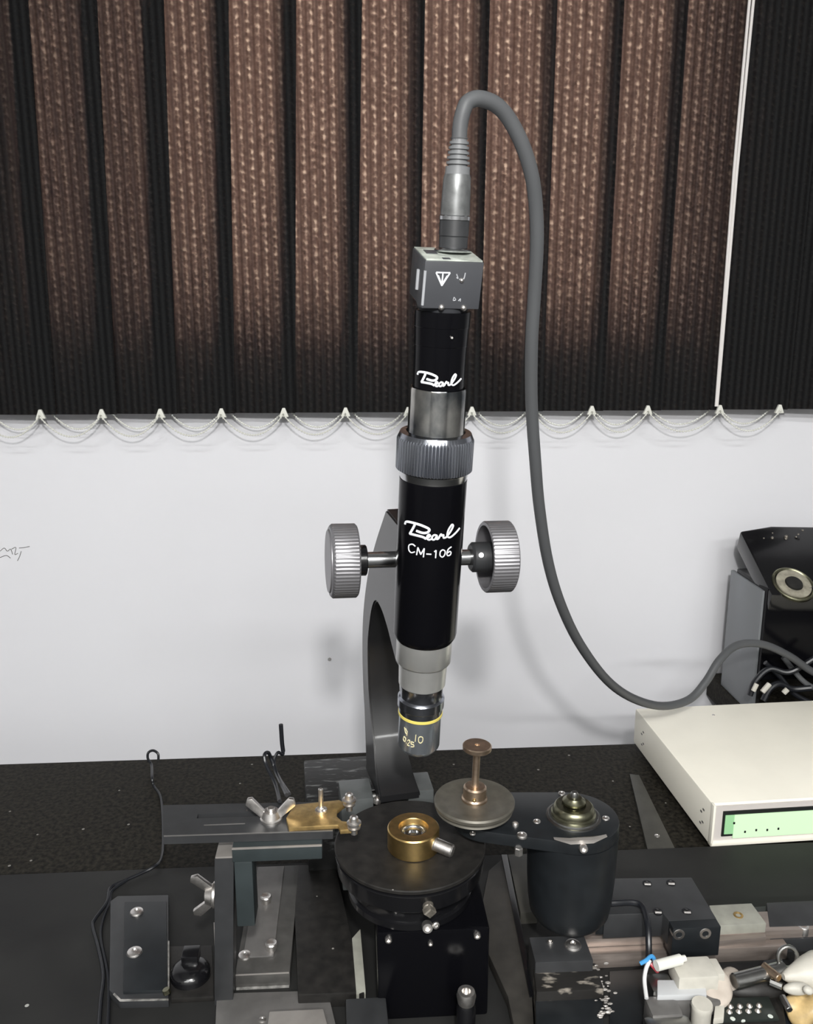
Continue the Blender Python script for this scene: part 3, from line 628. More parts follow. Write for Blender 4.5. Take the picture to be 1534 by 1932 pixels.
# ================================================================== LEFT BRACKET STAND
br = thing('slotted_bracket_stand', (-.088, .484, PZ), 'tall dark bracket stand with a slotted horizontal arm left of the round stage', 'stand')
b = B(); prism(b, [(-.0955, .4765, PZ), (-.0835, .4765, PZ), (-.0835, .4925, PZ), (-.0955, .4925, PZ)], (.0055, 0, .1180-PZ), .0005); obj('post', b, 'grey_black', br)
b = B(); bx(b, (-.0896, .4768, .1178), (-.0784, .4922, .1190), .0003); obj('post_cap', b, 'alu_light', br)
b = B(); bx(b, (-.0785, .4735, .1170), (-.0225, .4925, .1268), .0008); obj('angle_bar', b, 'teal_black', br)
b = B(); bx(b, (-.0778, .4738, .0700), (-.0662, .4925, .1172), .0014); obj('angle_leg', b, 'teal_black', br)
# slotted arm: frame of four pieces round the slot
AZ0, AZ1 = .1270, .1330
def armbm():
    bm = B(); x0, x1, y0, y1 = -.1235, -.0170, .4795, .5140; sx0, sx1, sy0, sy1 = -.1040, -.060, .4985, .5035
    o_ = [(on_z(p_, q_, AZ1).x, on_z(p_, q_, AZ1).y) for p_, q_ in ((308, 1577), (628, 1567), (640, 1512), (308, 1519))]; i_ = [(sx0, sy0), (sx1, sy0), (sx1, sy1), (sx0, sy1)]
    V = {}
    for z in (AZ0, AZ1):
        V[z] = ([bm.verts.new((x, y, z)) for x, y in o_], [bm.verts.new((x, y, z)) for x, y in i_])
    for k in range(4):
        j = (k+1) % 4
        bm.faces.new((V[AZ1][0][k], V[AZ1][0][j], V[AZ1][1][j], V[AZ1][1][k])); bm.faces.new((V[AZ0][0][j], V[AZ0][0][k], V[AZ0][1][k], V[AZ0][1][j]))
        bm.faces.new((V[AZ0][0][k], V[AZ0][0][j], V[AZ1][0][j], V[AZ1][0][k])); bm.faces.new((V[AZ0][1][j], V[AZ0][1][k], V[AZ1][1][k], V[AZ1][1][j]))
    ee = [e for e in bm.edges if e.calc_face_angle(0) > .5]; bmesh.ops.bevel(bm, geom=ee, offset=.0004, segments=2, affect='EDGES')
    return bm
obj('slotted_arm', armbm(), 'grey_black', br, False)
b = B(); bx(b, (-.098, .49, .13302), (-.072, .4908, .1333)); obj('scribe_line', b, 'alu', br)
def wing_nut(p, d, spin, r=.0062, sz=1.0, parent=None, nm='wing_nut'):
    m_ = frame_of(p, d) @ Matrix.Rotation(spin, 4, 'Z')
    b = B(); lathe(b, [(0, 0), (0, r*1.15), (.0015, r*1.15), (.0022, r), (.0065, r*.78), (.0065, .0028), (.0045, .0026), (.0045, 0)], m_, 28)
    wn = obj(nm, b, 'screw', parent)
    for s in (-1, 1):
        b = B()
        prism(b, [(s*r*.45, -.0016, .0015), (s*r*1.05, -.0016, .0018), (s*.0162*sz, -.0013, .0105), (s*.0150*sz, -.0013, .0150), (s*.0118*sz, -.0013, .0155), (s*r*.55, -.0016, .0060)], (0, .0030, 0), .0008)
        bmesh.ops.transform(b, matrix=m_, verts=b.verts); obj('wing', b, 'screw', wn)
    return wn
pw = on_z(512, 1546, AZ1); 
wing_nut(pw, (0, 0, 1), R(86), .0062, 1.0, br)
b = B(); rod(b, pw, pw+Vector((0, 0, .0085)), .0026, 14); obj('threaded_stud', b, 'screw', br)
ph = on_y(407, 1688, .4845); wing_nut(Vector((-.0918, .4845, ph.z)), (-1, 0, 0), R(84) , .0070, 1.0, br)
ob_prev = C.objects[-1]
b = B(); rod(b, (-.0918, .4845, ph.z), (-.0990, .4845, ph.z), .0024, 12); obj('threaded_stud', b, 'screw', br)
# foot of the stand
b = B(); bx(b, (-.0835, .490, PZ), (-.0470, .605, .0200), .0006); obj('foot_plate', b, 'foot', br)
b = B(); bx(b, (-.0800, .505, .0198), (-.0590, .603, .0212), .0005); obj('raised_strip', b, 'alu', br)
b = B(); bx(b, (-.0830, .4885, PZ+.0002), (-.0475, .4900, .0106), .0003); obj('worn_edge_highlight', b, 'worn_edge_highlight', br)  # pale strip added as the bright highlight along the foot's lower edge
b = B(); bx(b, (-.0830, .4898, .0194), (-.0475, .4906, .02015), .0001); obj('worn_edge_highlight', b, 'alu_light', br)  # upper front edge of the foot: highlight put in as a light strip
b = B(); bx(b, (-.0785, .4732, .1260), (-.0225, .4746, .1270), .0002); obj('worn_edge_highlight', b, 'alu_light', br)  # angle bar's top edge highlight, modelled as a light strip
e0_, e1_ = on_z(309, 1577, AZ1), on_z(628, 1567, AZ1); b = B(); prism(b, [e0_+Vector((0, -.0001, .0001)), e1_+Vector((0, -.0001, .0001)), e1_+Vector((0, .0004, .0001)), e0_+Vector((0, .0004, .0001))], (0, 0, -.0007)); obj('worn_edge_highlight', b, 'alu', br)  # thin light strip stands in for the highlight on the arm's front edge
for px_, py_ in ((502, 1692), (512, 1780)):
    q = on_z(px_, py_, .0260); b = B(); lathe(b, [(.021, 0), (.021, .0032), (.0222, .0036), (.0240, .0036), (.0262, .0042), (.0270, .0036), (.0262, .0018), (.0262, 0)], Matrix.Translation((q.x, q.y, 0)), 20); obj('screw', b, 'screw', br)
put_screw(SF, on_z(462, 1803, .0200), .0048, br)
ft = thing('foot_slab', on_z(500, 1900, PZ), 'light grey aluminium slab under the front of the bracket stand', 'plate')
b = B(); slab(b, [(409, 1874), (618, 1868), (640, 1960), (405, 1965)], .0130, PZ, .0005)
obj('slab_body', b, 'alu', ft)
b = B(); slab(b, [(508, 1908), (610, 1903), (628, 1970), (500, 1970)], .0165, .0128, .0008); obj('pad', b, 'alu_light', ft)
put_screw(SF, on_z(495, 1924, .013), .0026, ft)
# brass electrode clamp
bc = thing('brass_clamp', on_z(600, 1540, AZ1), 'flat brass clamp plate with a round hole on the end of the slotted arm', 'clamp')
b = B(); zt = AZ1+.0030
poly = [(540, 1543), (555, 1518), (640, 1509), (652, 1516), (636, 1528), (635, 1540), (645, 1549), (668, 1551), (668, 1564), (642, 1566), (638, 1556), (545, 1561)]
slab(b, poly, zt, AZ1, .0004); cpz = obj('clamp_plate', b, 'brass_dull', bc)
def bolt(px_, py_, z0, h, nm='bolt'):
    q = on_z(px_, py_, z0); b = B()
    lathe(b, [(-.004, 0), (-.004, .0022), (0, .0022), (0, .0040), (.0008, .0042), (.0012, .0030), (.0022, .0030), (.0026, .0046), (.0040, .0046), (.0046, .0030), (h-.001, .0026), (h, .0016), (h, 0)], Matrix.Translation(q), 20)
    return obj(nm, b, 'screw' if nm == 'bolt' else 'screw', bc)
bolt(659, 1518, zt, .0085); bolt(668, 1562, zt, .0085)
q = on_z(606, 1532, zt); b = B(); lathe(b, [(0, 0), (0, .0040), (.0020, .0040), (.0022, .0026), (.0036, .0022), (.0036, .0016), (.0165, .0016), (.0170, .0010), (.0170, 0)], Matrix.Translation(q), 18); obj('stud', b, 'screw', bc)
b = B(); bmesh.ops.create_uvsphere(b, u_segments=8, v_segments=6, radius=.002, matrix=Matrix.Translation(q+Vector((.002, -.002, .002)))); obj('lock_washer', b, 'screw', bc)

# wires rising behind the wing nut
t = tube(B(), spline([on_z(528, 1512, .137), on_y(520, 1480, .545), on_y(503, 1445, .56), on_y(499, 1425, .565), on_y(506, 1420, .57), on_y(512, 1432, .575), on_y(523, 1462, .565), on_z(541, 1500, .138)], 8), .0014, 8)
tag(obj('looped_wire', t, 'wire'), 'black wire doubled into a narrow loop behind the upper wing nut', 'wire')
t = tube(B(), spline([on_z(546, 1498, .137), on_y(527, 1468, .56), on_y(517, 1440, .575), on_y(524, 1420, .58), on_y(534, 1423, .585), on_y(532, 1400, .585), on_y(530, 1367, .585)], 8), .0013, 8, lambda s: .0012+.0005*(s > .72))
tag(obj('upright_wire', t, 'wire'), 'black wire standing up against the wall with a thick bare end', 'wire')
# long thin wire at left
wp = [(284, 1440, .8, .012), (278, 1428, .8, 0), (281, 1419, .8, 0), (290, 1416, .8, 0), (298, 1423, .8, 0), (299, 1433, .8, 0)]
pts = [on_y(a, c, .80) for a, c, _, _ in wp]
pts = [on_y(299, 1434, .80), on_y(298, 1422, .802), on_y(289, 1416, .804), on_y(280, 1420, .802), on_y(279, 1431, .80), on_y(286, 1444, .795), on_z(287, 1466, .010), on_z(290, 1482, .004), on_z(303, 1503, .002), on_z(307, 1540, .002), on_z(308, 1585, .002), on_z(306, 1612, .004), on_z(298, 1630, .0125), on_z(272, 1645, .0115), on_z(232, 1663, .0112), on_z(208, 1676, .0112), on_z(202, 1702, .0112), on_z(180, 1733, .0112), on_z(175, 1748, .0112), on_z(186, 1790, .0112), on_z(195, 1840, .0112), on_z(190, 1890, .0112), on_z(186, 1950, .0112)]
tag(obj('thin_wire', tube(B(), spline(pts, 6), .0013, 8), 'wire'), 'long thin black wire trailing over the left side of the bench', 'wire')
pts = [on_z(240, 1660, .0135), on_z(212, 1680, .0125), on_z(207, 1700, .0110), on_z(190, 1760, .0110), on_z(205, 1850, .0110), on_z(203, 1950, .0110)]
tag(obj('short_wire', tube(B(), spline(pts, 6), .0011, 8), 'wire'), 'second black wire lying against the mounting block at left', 'wire')

# ================================================================== MOUNTING BLOCK AT LEFT
mb = thing('mounting_block', on_z(290, 1800, PZ), 'low dark block with two bright screws at the left of the base plate', 'block')
b = B(); slab(b, [(208, 1700), (222, 1690), (318, 1688), (318, 1842), (318, 1884), (225, 1886), (206, 1868)], .0160, PZ, .0008); obj('block_base', b, 'grey_black', mb)
b = B(); slab(b, [(235, 1701), (314, 1700), (316, 1868), (232, 1870)], .0185, .0155, .0006); obj('raised_plate', b, 'black', mb)
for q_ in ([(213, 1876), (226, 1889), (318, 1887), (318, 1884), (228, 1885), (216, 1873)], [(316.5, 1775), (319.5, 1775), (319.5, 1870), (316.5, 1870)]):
    b = B(); slab(b, q_, .01605, .0157, 0); obj('worn_edge_highlight', b, 'worn_edge_highlight', mb)  # wear lines, with the edge highlight put into their pale colour
put_screw(SF, on_z(258, 1721, .0185), .0050, mb); put_screw(SF, on_z(254, 1797, .0185), .0054, mb)
b = B(); slab(b, [(318, 1785), (400, 1783), (404, 1880), (322, 1884)], .0130, PZ, .0008); obj('side_step', b, 'matt', mb)
q = on_z(360, 1840, .013); b = B(); lathe(b, [(.0125, 0), (.0125, .0135), (.0150, .0136), (.0180, .0128), (.0205, .0102), (.0220, .0062), (.0224, 0)], Matrix.Translation((q.x, q.y, 0)), 40); obj('dome', b, 'gloss', mb)
b = B(); bx(b, (q.x-.0055, q.y-.0015, .0200), (q.x+.0055, q.y+.0100, .0285), .0006); obj('square_stud', b, 'gloss', mb)
b = B(); rod(b, on_z(313, 1866, .020), on_z(316, 1874, .017), .0026, 10); obj('rusty_bolt', b, 'olive', mb)
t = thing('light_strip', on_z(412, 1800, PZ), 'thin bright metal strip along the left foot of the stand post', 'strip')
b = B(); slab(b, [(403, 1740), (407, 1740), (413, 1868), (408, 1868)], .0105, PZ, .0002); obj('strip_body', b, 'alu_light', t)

# ================================================================== BLOCKS AROUND THE STAGE
b = B(); slab(b, [(552, 1632), (632, 1630), (688, 1872), (562, 1876)], .0200, PZ, .0010); tag(obj('black_block', b, 'matt'), 'flat matt black block between the bracket stand and the round stage', 'block')
b = B(); slab(b, [(664, 1770), (680, 1752), (690, 1868), (672, 1870)], .0212, PZ, .0005); tag(obj('pale_spacer', b, 'pale'), 'pale narrow spacer standing left of the stage pedestal', 'spacer')
b = B(); slab(b, [(652, 1884), (728, 1880), (738, 1975), (655, 1975)], .0260, PZ, .0012); tag(obj('small_block', b, 'alu' if 0 else 'grey_black'), 'small dark grey block in front of the pale spacer', 'block')
gb = thing('guide_plate', on_z(960, 1750, PZ), 'long sloping dark plate between the stage pedestal and the motor', 'plate')
b = B(); slab(b, [(922, 1642), (950, 1618), (1004, 1874), (1010, 1985), (980, 1985), (958, 1880), (900, 1752)], .0180, PZ, .0008); obj('plate_body', b, 'guide', gb)
b = B(); slab(b, [(946, 1612), (957, 1612), (1009, 1874), (999, 1876)], .0205, PZ, .0004); obj('guide_rib', b, 'gloss', gb)
b = B(); slab(b, [(958, 1612), (1010, 1610), (1014, 1720), (982, 1722)], .0190, PZ, .0004); obj('pale_patch', b, 'bar', gb)

sb = thing('stepped_block', on_z(1070, 1850, PZ), 'stepped black block with scuffed edges directly below the motor', 'block')
b = B(); slab(b, [(998, 1768), (1102, 1764), (1120, 1812), (1010, 1816)], .0450, PZ, .0010); obj('upper_step', b, 'grey_black', sb)
b = B(); slab(b, [(1006, 1822), (1124, 1816), (1140, 1866), (1012, 1872)], .0370, PZ, .0012); obj('middle_step', b, 'scuffed', sb)
b = B(); slab(b, [(1010, 1886), (1136, 1880), (1142, 1975), (1012, 1975)], .0300, PZ, .0010); obj('lower_step', b, 'black', sb)
put_screw(SF, on_z(1081, 1784, .045), .0056, sb); put_screw(SC, on_z(1038, 1780, .045), .0020, sb)
random.seed(3)
b = B()
for k in range(60):
    f = random.random()**.8; q = on_z(1128+12*f+random.gauss(0, 8), 1816+f*104, .0376-.007*f)
    bmesh.ops.create_icosphere(b, subdivisions=1, radius=random.uniform(.0004, .0013), matrix=Matrix.Translation(q) @ Matrix.Rotation(random.random()*3, 4, 'X') @ Matrix.Diagonal((1.6, .8, .7, 1)))
tag(obj('metal_chips', b, 'alu_light', sb), kind='stuff')

# ================================================================== LINEAR SLIDE AT RIGHT
ls = thing('linear_slide', on_z(1300, 1760, PZ), 'black linear slide carriage on a long steel rail behind the wiring at right', 'slide')
b = B(); slab(b, [(1120, 1735), (1560, 1700), (1600, 1760), (1130, 1802)], .0170, PZ, .0006); obj('rail_bed', b, 'grey_black', ls)
b = B(); bx(b, (.155, .500, .0165), (.40, .520, .0265), .0006); obj('rail', b, 'rail', ls)
b = B(); bx(b, (.155, .4925, PZ), (.30, .4998, .0200), .0005); obj('lower_rail', b, 'rail', ls)
b = B(); slab(b, [(1148, 1657), (1305, 1655), (1352, 1733), (1262, 1737), (1250, 1722), (1140, 1726)], .0500, .0310, .0008); car = obj('carriage', b, 'grey_black', ls)
b = B(); slab(b, [(1130, 1705), (1218, 1703), (1232, 1728), (1125, 1731)], .0470, .0330, .0006); obj('side_cover', b, 'black', ls)
ff = on_z(1262, 1736, .050); fr_ = on_z(1352, 1733, .050)
b = B(); bx(b, (ff.x, ff.y-.008, .0270), (fr_.x, ff.y+.004, .0496), .0006); obj('front_clamp', b, 'black', ls)
for px_, py_ in ((1281, 1761), (1331, 1759)): put_screw(SC, on_y(px_, py_, ff.y-.008)+Vector((0, .0040, -.0010)), .0044, ls, (0, -1, 0))
for px_, py_ in ((1221, 1667), (1266, 1666), (1241, 1720), (1296, 1720)):
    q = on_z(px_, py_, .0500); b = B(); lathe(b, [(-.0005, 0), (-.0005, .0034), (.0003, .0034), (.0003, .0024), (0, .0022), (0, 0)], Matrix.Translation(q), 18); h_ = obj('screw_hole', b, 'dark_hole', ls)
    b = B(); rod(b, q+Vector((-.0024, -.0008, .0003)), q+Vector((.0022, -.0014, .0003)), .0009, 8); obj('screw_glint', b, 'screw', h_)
b = B(); slab(b, [(1338, 1708), (1418, 1704), (1446, 1742), (1352, 1747)], .0330, .0255, .0005); obj('end_plate', b, 'pale', ls)
q = on_z(1393, 1727, .033); b = B(); lathe(b, [(-.001, .0034), (.0005, .0034), (.0007, .0026), (.0002, .0018), (-.001, .0018)], Matrix.Translation(q), 20); obj('bush', b, 'brass_dull', ls)
b = B(); slab(b, [(1354, 1752), (1440, 1745), (1446, 1768), (1356, 1776)], .0250, PZ, .0006); obj('front_rail', b, 'rail', ls)
b = B(); slab(b, [(1446, 1703), (1600, 1696), (1640, 1742), (1452, 1748)], .0270, .0170, .0006); obj('cover_strip', b, 'grey_black', ls)
put_screw(SC, on_z(1514, 1756, .022), .0046, ls)
b = B(); slab(b, [(1452, 1752), (1600, 1744), (1610, 1766), (1452, 1774)], .0200, PZ, .0006); obj('front_cover', b, 'grey_black', ls)
t = tube(B(), spline([on_z(1140, 1706, .052), on_z(1160, 1704, .054), on_z(1195, 1703, .054), on_z(1213, 1712, .054), on_z(1222, 1745, .052), on_z(1224, 1780, .045), on_z(1224, 1812, .036)], 6), .0021, 10)
tag(obj('black_lead', t, 'wire'), 'black lead bending down in front of the slide carriage', 'cable')

# ================================================================== WIRING AT LOWER RIGHT
tb = thing('terminal_stack', on_z(1280, 1880, PZ), 'stack of grey metal bars with ivory block at lower right', 'terminal block')
def ybox(px0, px1, pyt, z, dep, h, nm, m, bev=.0008, par=tb):
    a = on_z(px0, pyt, z); c = on_z(px1, pyt, z); b = B(); bx(b, (a.x, a.y-dep, z-h), (c.x, a.y, z), bev); return obj(nm, b, m, par)
ybox(1216, 1262, 1835, .034, .016, .024, 'metal_bar', 'steel', .003)
ybox(1214, 1275, 1878, .031, .016, .021, 'metal_bar', 'alu', .003)
ybox(1212, 1300, 1916, .029, .020, .019, 'metal_bar', 'steel', .003)
ybox(1262, 1338, 1806, .043, .018, .012, 'ivory_block', 'ivory', .0015)
ybox(1250, 1345, 1858, .030, .016, .016, 'grey_block', 'alu', .002)
ybox(1334, 1352, 1808, .041, .014, .010, 'end_tab', 'ivory', .001)
b = B(); slab(b, [(1240, 1848), (1330, 1848), (1334, 1876), (1240, 1878)], .0345, .0300, .0010); obj('grey_cover', b, 'grey_plastic', tb)
b = B(); lathe(b, [(0, 0), (0, .0034), (.018, .0034), (.018, .0022), (.0215, .0020), (.0215, 0)], frame_of(on_z(1238, 1822, .048), on_z(1292, 1808, .048)-on_z(1238, 1822, .048)), 20); tag(obj('white_sleeve', b, 'beads'), 'white tubular sleeve lying across the ivory terminal block', 'sleeve')
tag(obj('blue_wire', tube(B(), spline([on_z(1208, 1818, .046), on_z(1219, 1812, .048), on_z(1230, 1804, .048), on_z(1238, 1817, .047)], 6), .0013, 8), 'blue'), 'short bright blue wire beside the white sleeve', 'wire')
tag(obj('pale_wire', tube(B(), spline([on_z(1226, 1812, .047), on_z(1219, 1828, .044), on_z(1216, 1850, .038), on_z(1220, 1884, .034)], 6), .0013, 8), 'white_wire'), 'pale wire running down the left end of the terminal stack', 'wire')
tag(obj('red_wire', tube(B(), spline([on_z(1228, 1818, .043), on_z(1236, 1827, .041), on_z(1240, 1832, .037)], 6), .0014, 8), 'red'), 'short red wire end beside the blue wire', 'wire')
# foam lump, made irregular
def lump(c, r, sc, seed, sub=3, amp=.18):
    random.seed(seed); b = B(); bmesh.ops.create_icosphere(b, subdivisions=sub, radius=1)
    ph = [(Vector((random.uniform(-1, 1), random.uniform(-1, 1), random.uniform(-1, 1)))*3, random.uniform(0, 6)) for _ in range(7)]
    for v in b.verts:
        k = 1+amp*sum(sin(v.co.dot(d)+p_) for d, p_ in ph)/3
        v.co = Vector((v.co.x*sc[0], v.co.y*sc[1], v.co.z*sc[2]))*r*k+c
    return b
tag(obj('beige_foam', lump(on_z(1345, 1868, .028), .010, (1.3, 1.1, .9), 5, 4, .3), 'skin_foam'), 'soft beige foam lump beside the terminal stack', 'foam')
tag(obj('foam_scrap', lump(on_z(1378, 1848, .024), .008, (1.1, .9, .9), 9), 'skin_foam'), 'small beige foam scrap behind the circuit board', 'foam')
b = B(); q = on_z(1325, 1893, .036); lathe(b, [(-.024, 0), (-.024, .0058), (-.004, .0060), (-.002, .0066), (0, .0062), (.0, 0)], Matrix.Translation(q), 20); tag(obj('ivory_post', b, 'ivory'), 'short ivory cylindrical post in front of the beige foam', 'post')
pb_ = thing('circuit_board', on_z(1400, 1890, .02), 'small dark circuit board with rows of shiny solder points', 'circuit board')
b = B(); slab(b, [(1352, 1884), (1450, 1880), (1470, 1922), (1345, 1926)], .0230, .0210, .0002); obj('board', b, 'pcb', pb_)
for r_ in range(2):
    for c_ in range(4):
        q = on_z(1378+c_*18+r_*-2, 1899+r_*10-c_*.6, .0230); b = B(); lathe(b, [(0, 0), (0, .0020), (.0009, .0015), (.0016, .0006), (.0016, 0)], Matrix.Translation(q), 10); obj('solder_point', b, 'screw', pb_)
b = B(); slab(b, [(1350, 1888), (1368, 1887), (1366, 1920), (1346, 1922)], .0270, .0225, .0008); obj('connector', b, 'ivory', pb_)
b = B(); prism(b, [on_z(x, y, .010) for x, y in ((1340, 1895), (1470, 1890), (1480, 1960), (1335, 1960))], (0, 0, .0108), .001); obj('board_holder', b, 'matt', pb_)
tag(obj('dark_casting', lump(on_z(1440, 1862, .020), .012, (1.9, .9, .75), 12, 3, .12), 'matt'), 'rough dark casting behind the circuit board', 'casting')
mt_ = thing('metal_tube', on_z(1420, 1850, .026), 'slanting dull metal tube behind the circuit board', 'tube')
b = B(); rod(b, on_z(1385, 1852, .033), on_z(1480, 1828, .035), .0050, 20); obj('tube_body', b, 'steel', mt_)
b = B(); rod(b, on_z(1470, 1846, .038), on_z(1440, 1822, .038), .0028, 12); obj('side_branch', b, 'bronze', mt_)
cone = thing('white_cone', on_z(1520, 1835, .02), 'off white plastic cone pointing left at the lower right edge', 'cone')
b = B(); a0 = on_z(1478, 1843, .036); a1 = on_z(1580, 1828, .036); lathe(b, [(0, 0), (0, .0020), (.002, .0035), (.016, .0100), (.024, .0125), (.040, .0130), (.040, 0)], frame_of(a0, a1-a0), 40); obj('cone_body', b, 'ivory', cone)
q = on_z(1486, 1806, .042); b = B(); pts = [q+Vector((.0065*cos(a*pi/12), .002*sin(a*pi/12), .0065*sin(a*pi/12))) for a in range(25)]; tube(b, pts, .0014, 10); tag(obj('split_ring', b, 'steel'), 'round steel ring standing above the white cone', 'ring')
b = B(); slab(b, [(1440, 1812), (1475, 1806), (1482, 1824), (1446, 1828)], .0300, PZ, .001); tag(obj('support_block', b, 'grey_black'), 'dark little block left of the steel ring', 'block')
tag(obj('amber_lump', lump(on_z(1518, 1897, .020), .0115, (1.2, .9, .9), 21, 4, .38), 'amber'), 'amber brown resin lump at the lower right corner', 'resin')
tag(obj('white_bead', lump(on_z(1504, 1865, .036), .0052, (1.8, .8, .8), 33, 3, .1), 'ivory'), 'glossy white bead of plastic above the amber lump', 'bead')
for k_, (x_a, y_a, x_b, y_b, lab_) in enumerate(((1452, 1852, 1476, 1862, 'small bright metal shard left of the white bead'), (1436, 1838, 1458, 1832, 'short bright metal pin resting above the dark casting'), (1476, 1880, 1490, 1906, 'bent pale shard beside the amber lump'))):
    b = B(); rod(b, on_z(x_a, y_a, .034), on_z(x_b, y_b, .0335), .0021, 7); tag(obj('metal_shard', b, 'steel'), lab_, 'shard', 'metal shards')
tag(obj('white_drop', lump(on_z(1525, 1868, .040), .0034, (1, .8, .8), 35, 2, .1), 'ivory'), 'small white drop at the right edge above the amber lump', 'bead')
b = B(); slab(b, [(1150, 1832), (1640, 1800), (1680, 1990), (1150, 1990)], .0105, PZ, .0005); tag(obj('under_tray', b, 'black'), 'black tray under the wiring at lower right', 'tray')

# ================================================================== CREAM CONTROLLER BOX
BX0, BX1, BY0, BY1, BZ0, BZ1 = .3020, .600, .6265, .8120, .0060, .0450
BA = Matrix.Rotation(R(-1.6), 4, 'Z'); BO = Vector((BX0, BY0, 0))
cbx = thing('controller_box', (BX0, BY0, 0), 'cream metal instrument box with a green display at right', 'instrument')
BMx = Matrix.Translation(BO) @ Matrix.Rotation(R(2.0), 4, 'Z')
L_, D_ = BX1-BX0, BY1-BY0
b = B()
m_ = Matrix.Identity(4)
bx(b, (0, .004, BZ0), (L_, D_, BZ1), .0022, None)
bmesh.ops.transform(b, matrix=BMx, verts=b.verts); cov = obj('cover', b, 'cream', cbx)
b = B()   # front bezel lip as a frame
for lo, hi in (((0, 0, BZ0), (.0022, .0062, BZ1)), ((0, 0, BZ0), (L_, .0062, BZ0+.0040)), ((0, .0045, BZ1-.0030), (L_, .0062, BZ1)), ((L_-.003, 0, BZ0), (L_, .0062, BZ1))): bx(b, lo, hi, .0008)
bmesh.ops.transform(b, matrix=BMx, verts=b.verts); obj('front_lip', b, 'cream', cbx)
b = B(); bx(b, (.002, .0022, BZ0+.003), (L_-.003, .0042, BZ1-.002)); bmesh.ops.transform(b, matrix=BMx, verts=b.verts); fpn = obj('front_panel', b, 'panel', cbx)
b = B(); bx(b, (.0095, .0012, .0145), (.110, .0024, .0385), .0004); bmesh.ops.transform(b, matrix=BMx, verts=b.verts); dsp = obj('display_bezel', b, 'bezel', cbx)
b = B(); bx(b, (.0115, .0006, .0170), (.0195, .0014, .0350)); bmesh.ops.transform(b, matrix=BMx, verts=b.verts); obj('display_edge', b, 'lcd_deep', dsp)
b = B(); bx(b, (.0195, .0004, .0128), (.108, .0014, .0350)); bmesh.ops.transform(b, matrix=BMx, verts=b.verts); obj('display', b, 'lcd', dsp)
for xx, zz in ((.0195, .0275), (.0300, .0185), (.0400, .0195), (.0500, .0190), (.0600, .0195)):
    b = B(); bx(b, (xx-.0008, 0, zz-.001), (xx+.0008, .0008, zz+.001), .0002); bmesh.ops.transform(b, matrix=BMx, verts=b.verts); obj('display_mark', b, 'bezel', dsp)
for y0, zz0 in ((.016, .030), (.020, .026), (.016, .018), (.020, .015), (.158, .030), (.162, .026), (.156, .018), (.160, .015)):
    b = B(); bx(b, (-.0003, y0, zz0), (.0006, y0+.003, zz0+.0015)); bmesh.ops.transform(b, matrix=BMx, verts=b.verts); obj('vent_hole', b, 'alu', cov)
put_screw(SF, on_z(1346, 1349, BZ1), .0016, cbx)
for xx in (.02, L_-.02):
    for yy in (.02, D_-.02):
        b = B(); lathe(b, [(0, 0), (0, .007), (BZ0+.0005, .008), (BZ0+.0005, 0)], BMx @ Matrix.Translation((xx, yy, 0)), 20); obj('foot', b, 'matt', cbx)

# ================================================================== BLACK INSTRUMENT BEHIND THE BOX
bi = thing('black_instrument', (.52, .91, 0), 'black box shaped instrument with a tilted top standing behind the cream box', 'instrument')
A = on_y(1396, 1002, .945); Bp = on_y(1456, 1122, .865); Cp = on_y(1640, 1128, .865); Dp = on_y(1640, 995, .945)
mid = on_y(1455, 992, .95)
nrm = Vector((.0, .006, -.022))
b = B(); prism(b, [A, Bp, Cp, Dp, mid], nrm, .003); obj('tilted_top', b, 'gloss', bi)
e1 = (Cp-Bp).normalized(); e2 = (A-Bp); e2 = (e2-e1*e2.dot(e1)).normalized(); nn = e1.cross(e2).normalized()
qc = on_y(1505, 1090, .872); 
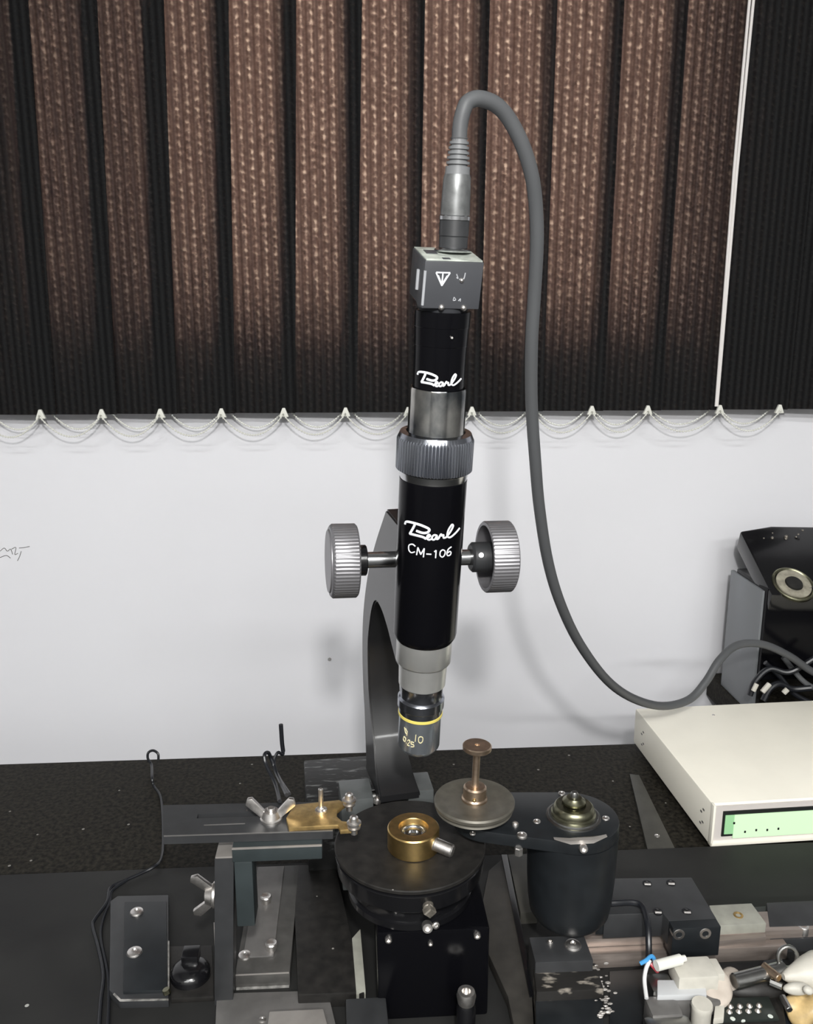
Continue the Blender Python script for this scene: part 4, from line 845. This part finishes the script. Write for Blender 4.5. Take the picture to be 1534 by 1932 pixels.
# put the socket centre in the plane of the top
qc = qc-nn*((qc-Bp).dot(nn))
TM = Matrix((e1, e2, nn)).transposed().to_4x4(); TM.translation = qc
b = B(); lathe(b, [(-.002, 0), (-.002, .024), (.001, .024), (.0018, .0225), (.0010, .021), (-.0004, .020), (-.0004, 0)], TM, 48); rg = obj('socket_ring', b, 'olive', bi)
b = B(); lathe(b, [(.0, .0195), (.0018, .0195), (.0018, .010), (.0, .010), (.0, .0195)], TM, 48); obj('socket_insert', b, 'beige_metal', rg)
b = B(); lathe(b, [(.0, 0), (.0035, 0.0001), (.0035, .009), (.0, .010)], TM, 32); obj('socket_core', b, 'matt', rg)
b = B(); x_ = on_y(1440, 1200, .872).x; bx(b, (x_, .872, .045), (.75, .95, .155), .002); obj('body', b, 'tube', bi)
b = B(); bx(b, (x_-.0025, .878, 0), (x_+.002, .960, .150), .001); obj('side_panel', b, 'side_grey', bi)
b = B(); bx(b, (x_+.0, .90, 0), (x_+.018, .948, .05)); bx(b, (.66, .90, 0), (.75, .948, .05)); obj('stand_leg', b, 'matt', bi)
random.seed(11)
b = B()
for k in range(14):
    q = on_y(random.uniform(1440, 1534), random.uniform(996, 1030), .935); q.z -= .001
    bmesh.ops.create_icosphere(b, subdivisions=1, radius=random.uniform(.001, .0026), matrix=Matrix.Translation(q))
tag(obj('debris', b, 'dull_bolt', bi), kind='stuff')
for nm, lab, ps, r_ in (('sagging_cord', 'black cord sagging in front of the black instrument', [(1444, 1250, .86), (1470, 1275, .858), (1500, 1310, .855), (1540, 1330, .85)], .0028),
                     ('tangled_cord', 'black tangled cord above the back edge of the cream box', [(1415, 1312, .85), (1425, 1285, .852), (1452, 1262, .855), (1490, 1268, .85), (1540, 1240, .845)], .0032),
                     ('grey_cord', 'dusty grey cord crossing behind the camera cable', [(1478, 1240, .862), (1500, 1268, .858), (1522, 1290, .85), (1560, 1310, .848)], .003),
                     ('curled_cord', 'dark looped cord lying behind the cream box', [(1440, 1322, .845), (1452, 1300, .848), (1470, 1290, .85), (1495, 1300, .85), (1530, 1298, .846)], .0035)):
    tag(obj(nm, tube(B(), spline([on_y(*p_) for p_ in ps], 8), r_, 10), 'cable' if 'grey' in nm else 'wire'), lab, 'cord')
for nm, lab, a_, c_, r_ in (('white_connector', 'small white connector plug above the cream box, leftmost', (1421, 1304, .845), (1428, 1290, .846), .0026), ('cream_connector', 'cream connector plug standing behind the cream box', (1478, 1308, .842), (1486, 1300, .842), .003), ('flat_connector', 'slanting white flat connector behind the cream box', (1438, 1306, .842), (1452, 1290, .844), .003)):
    b = B(); rod(b, on_y(*a_), on_y(*c_), r_, 10); tag(obj(nm, b, 'ivory'), lab, 'connector')
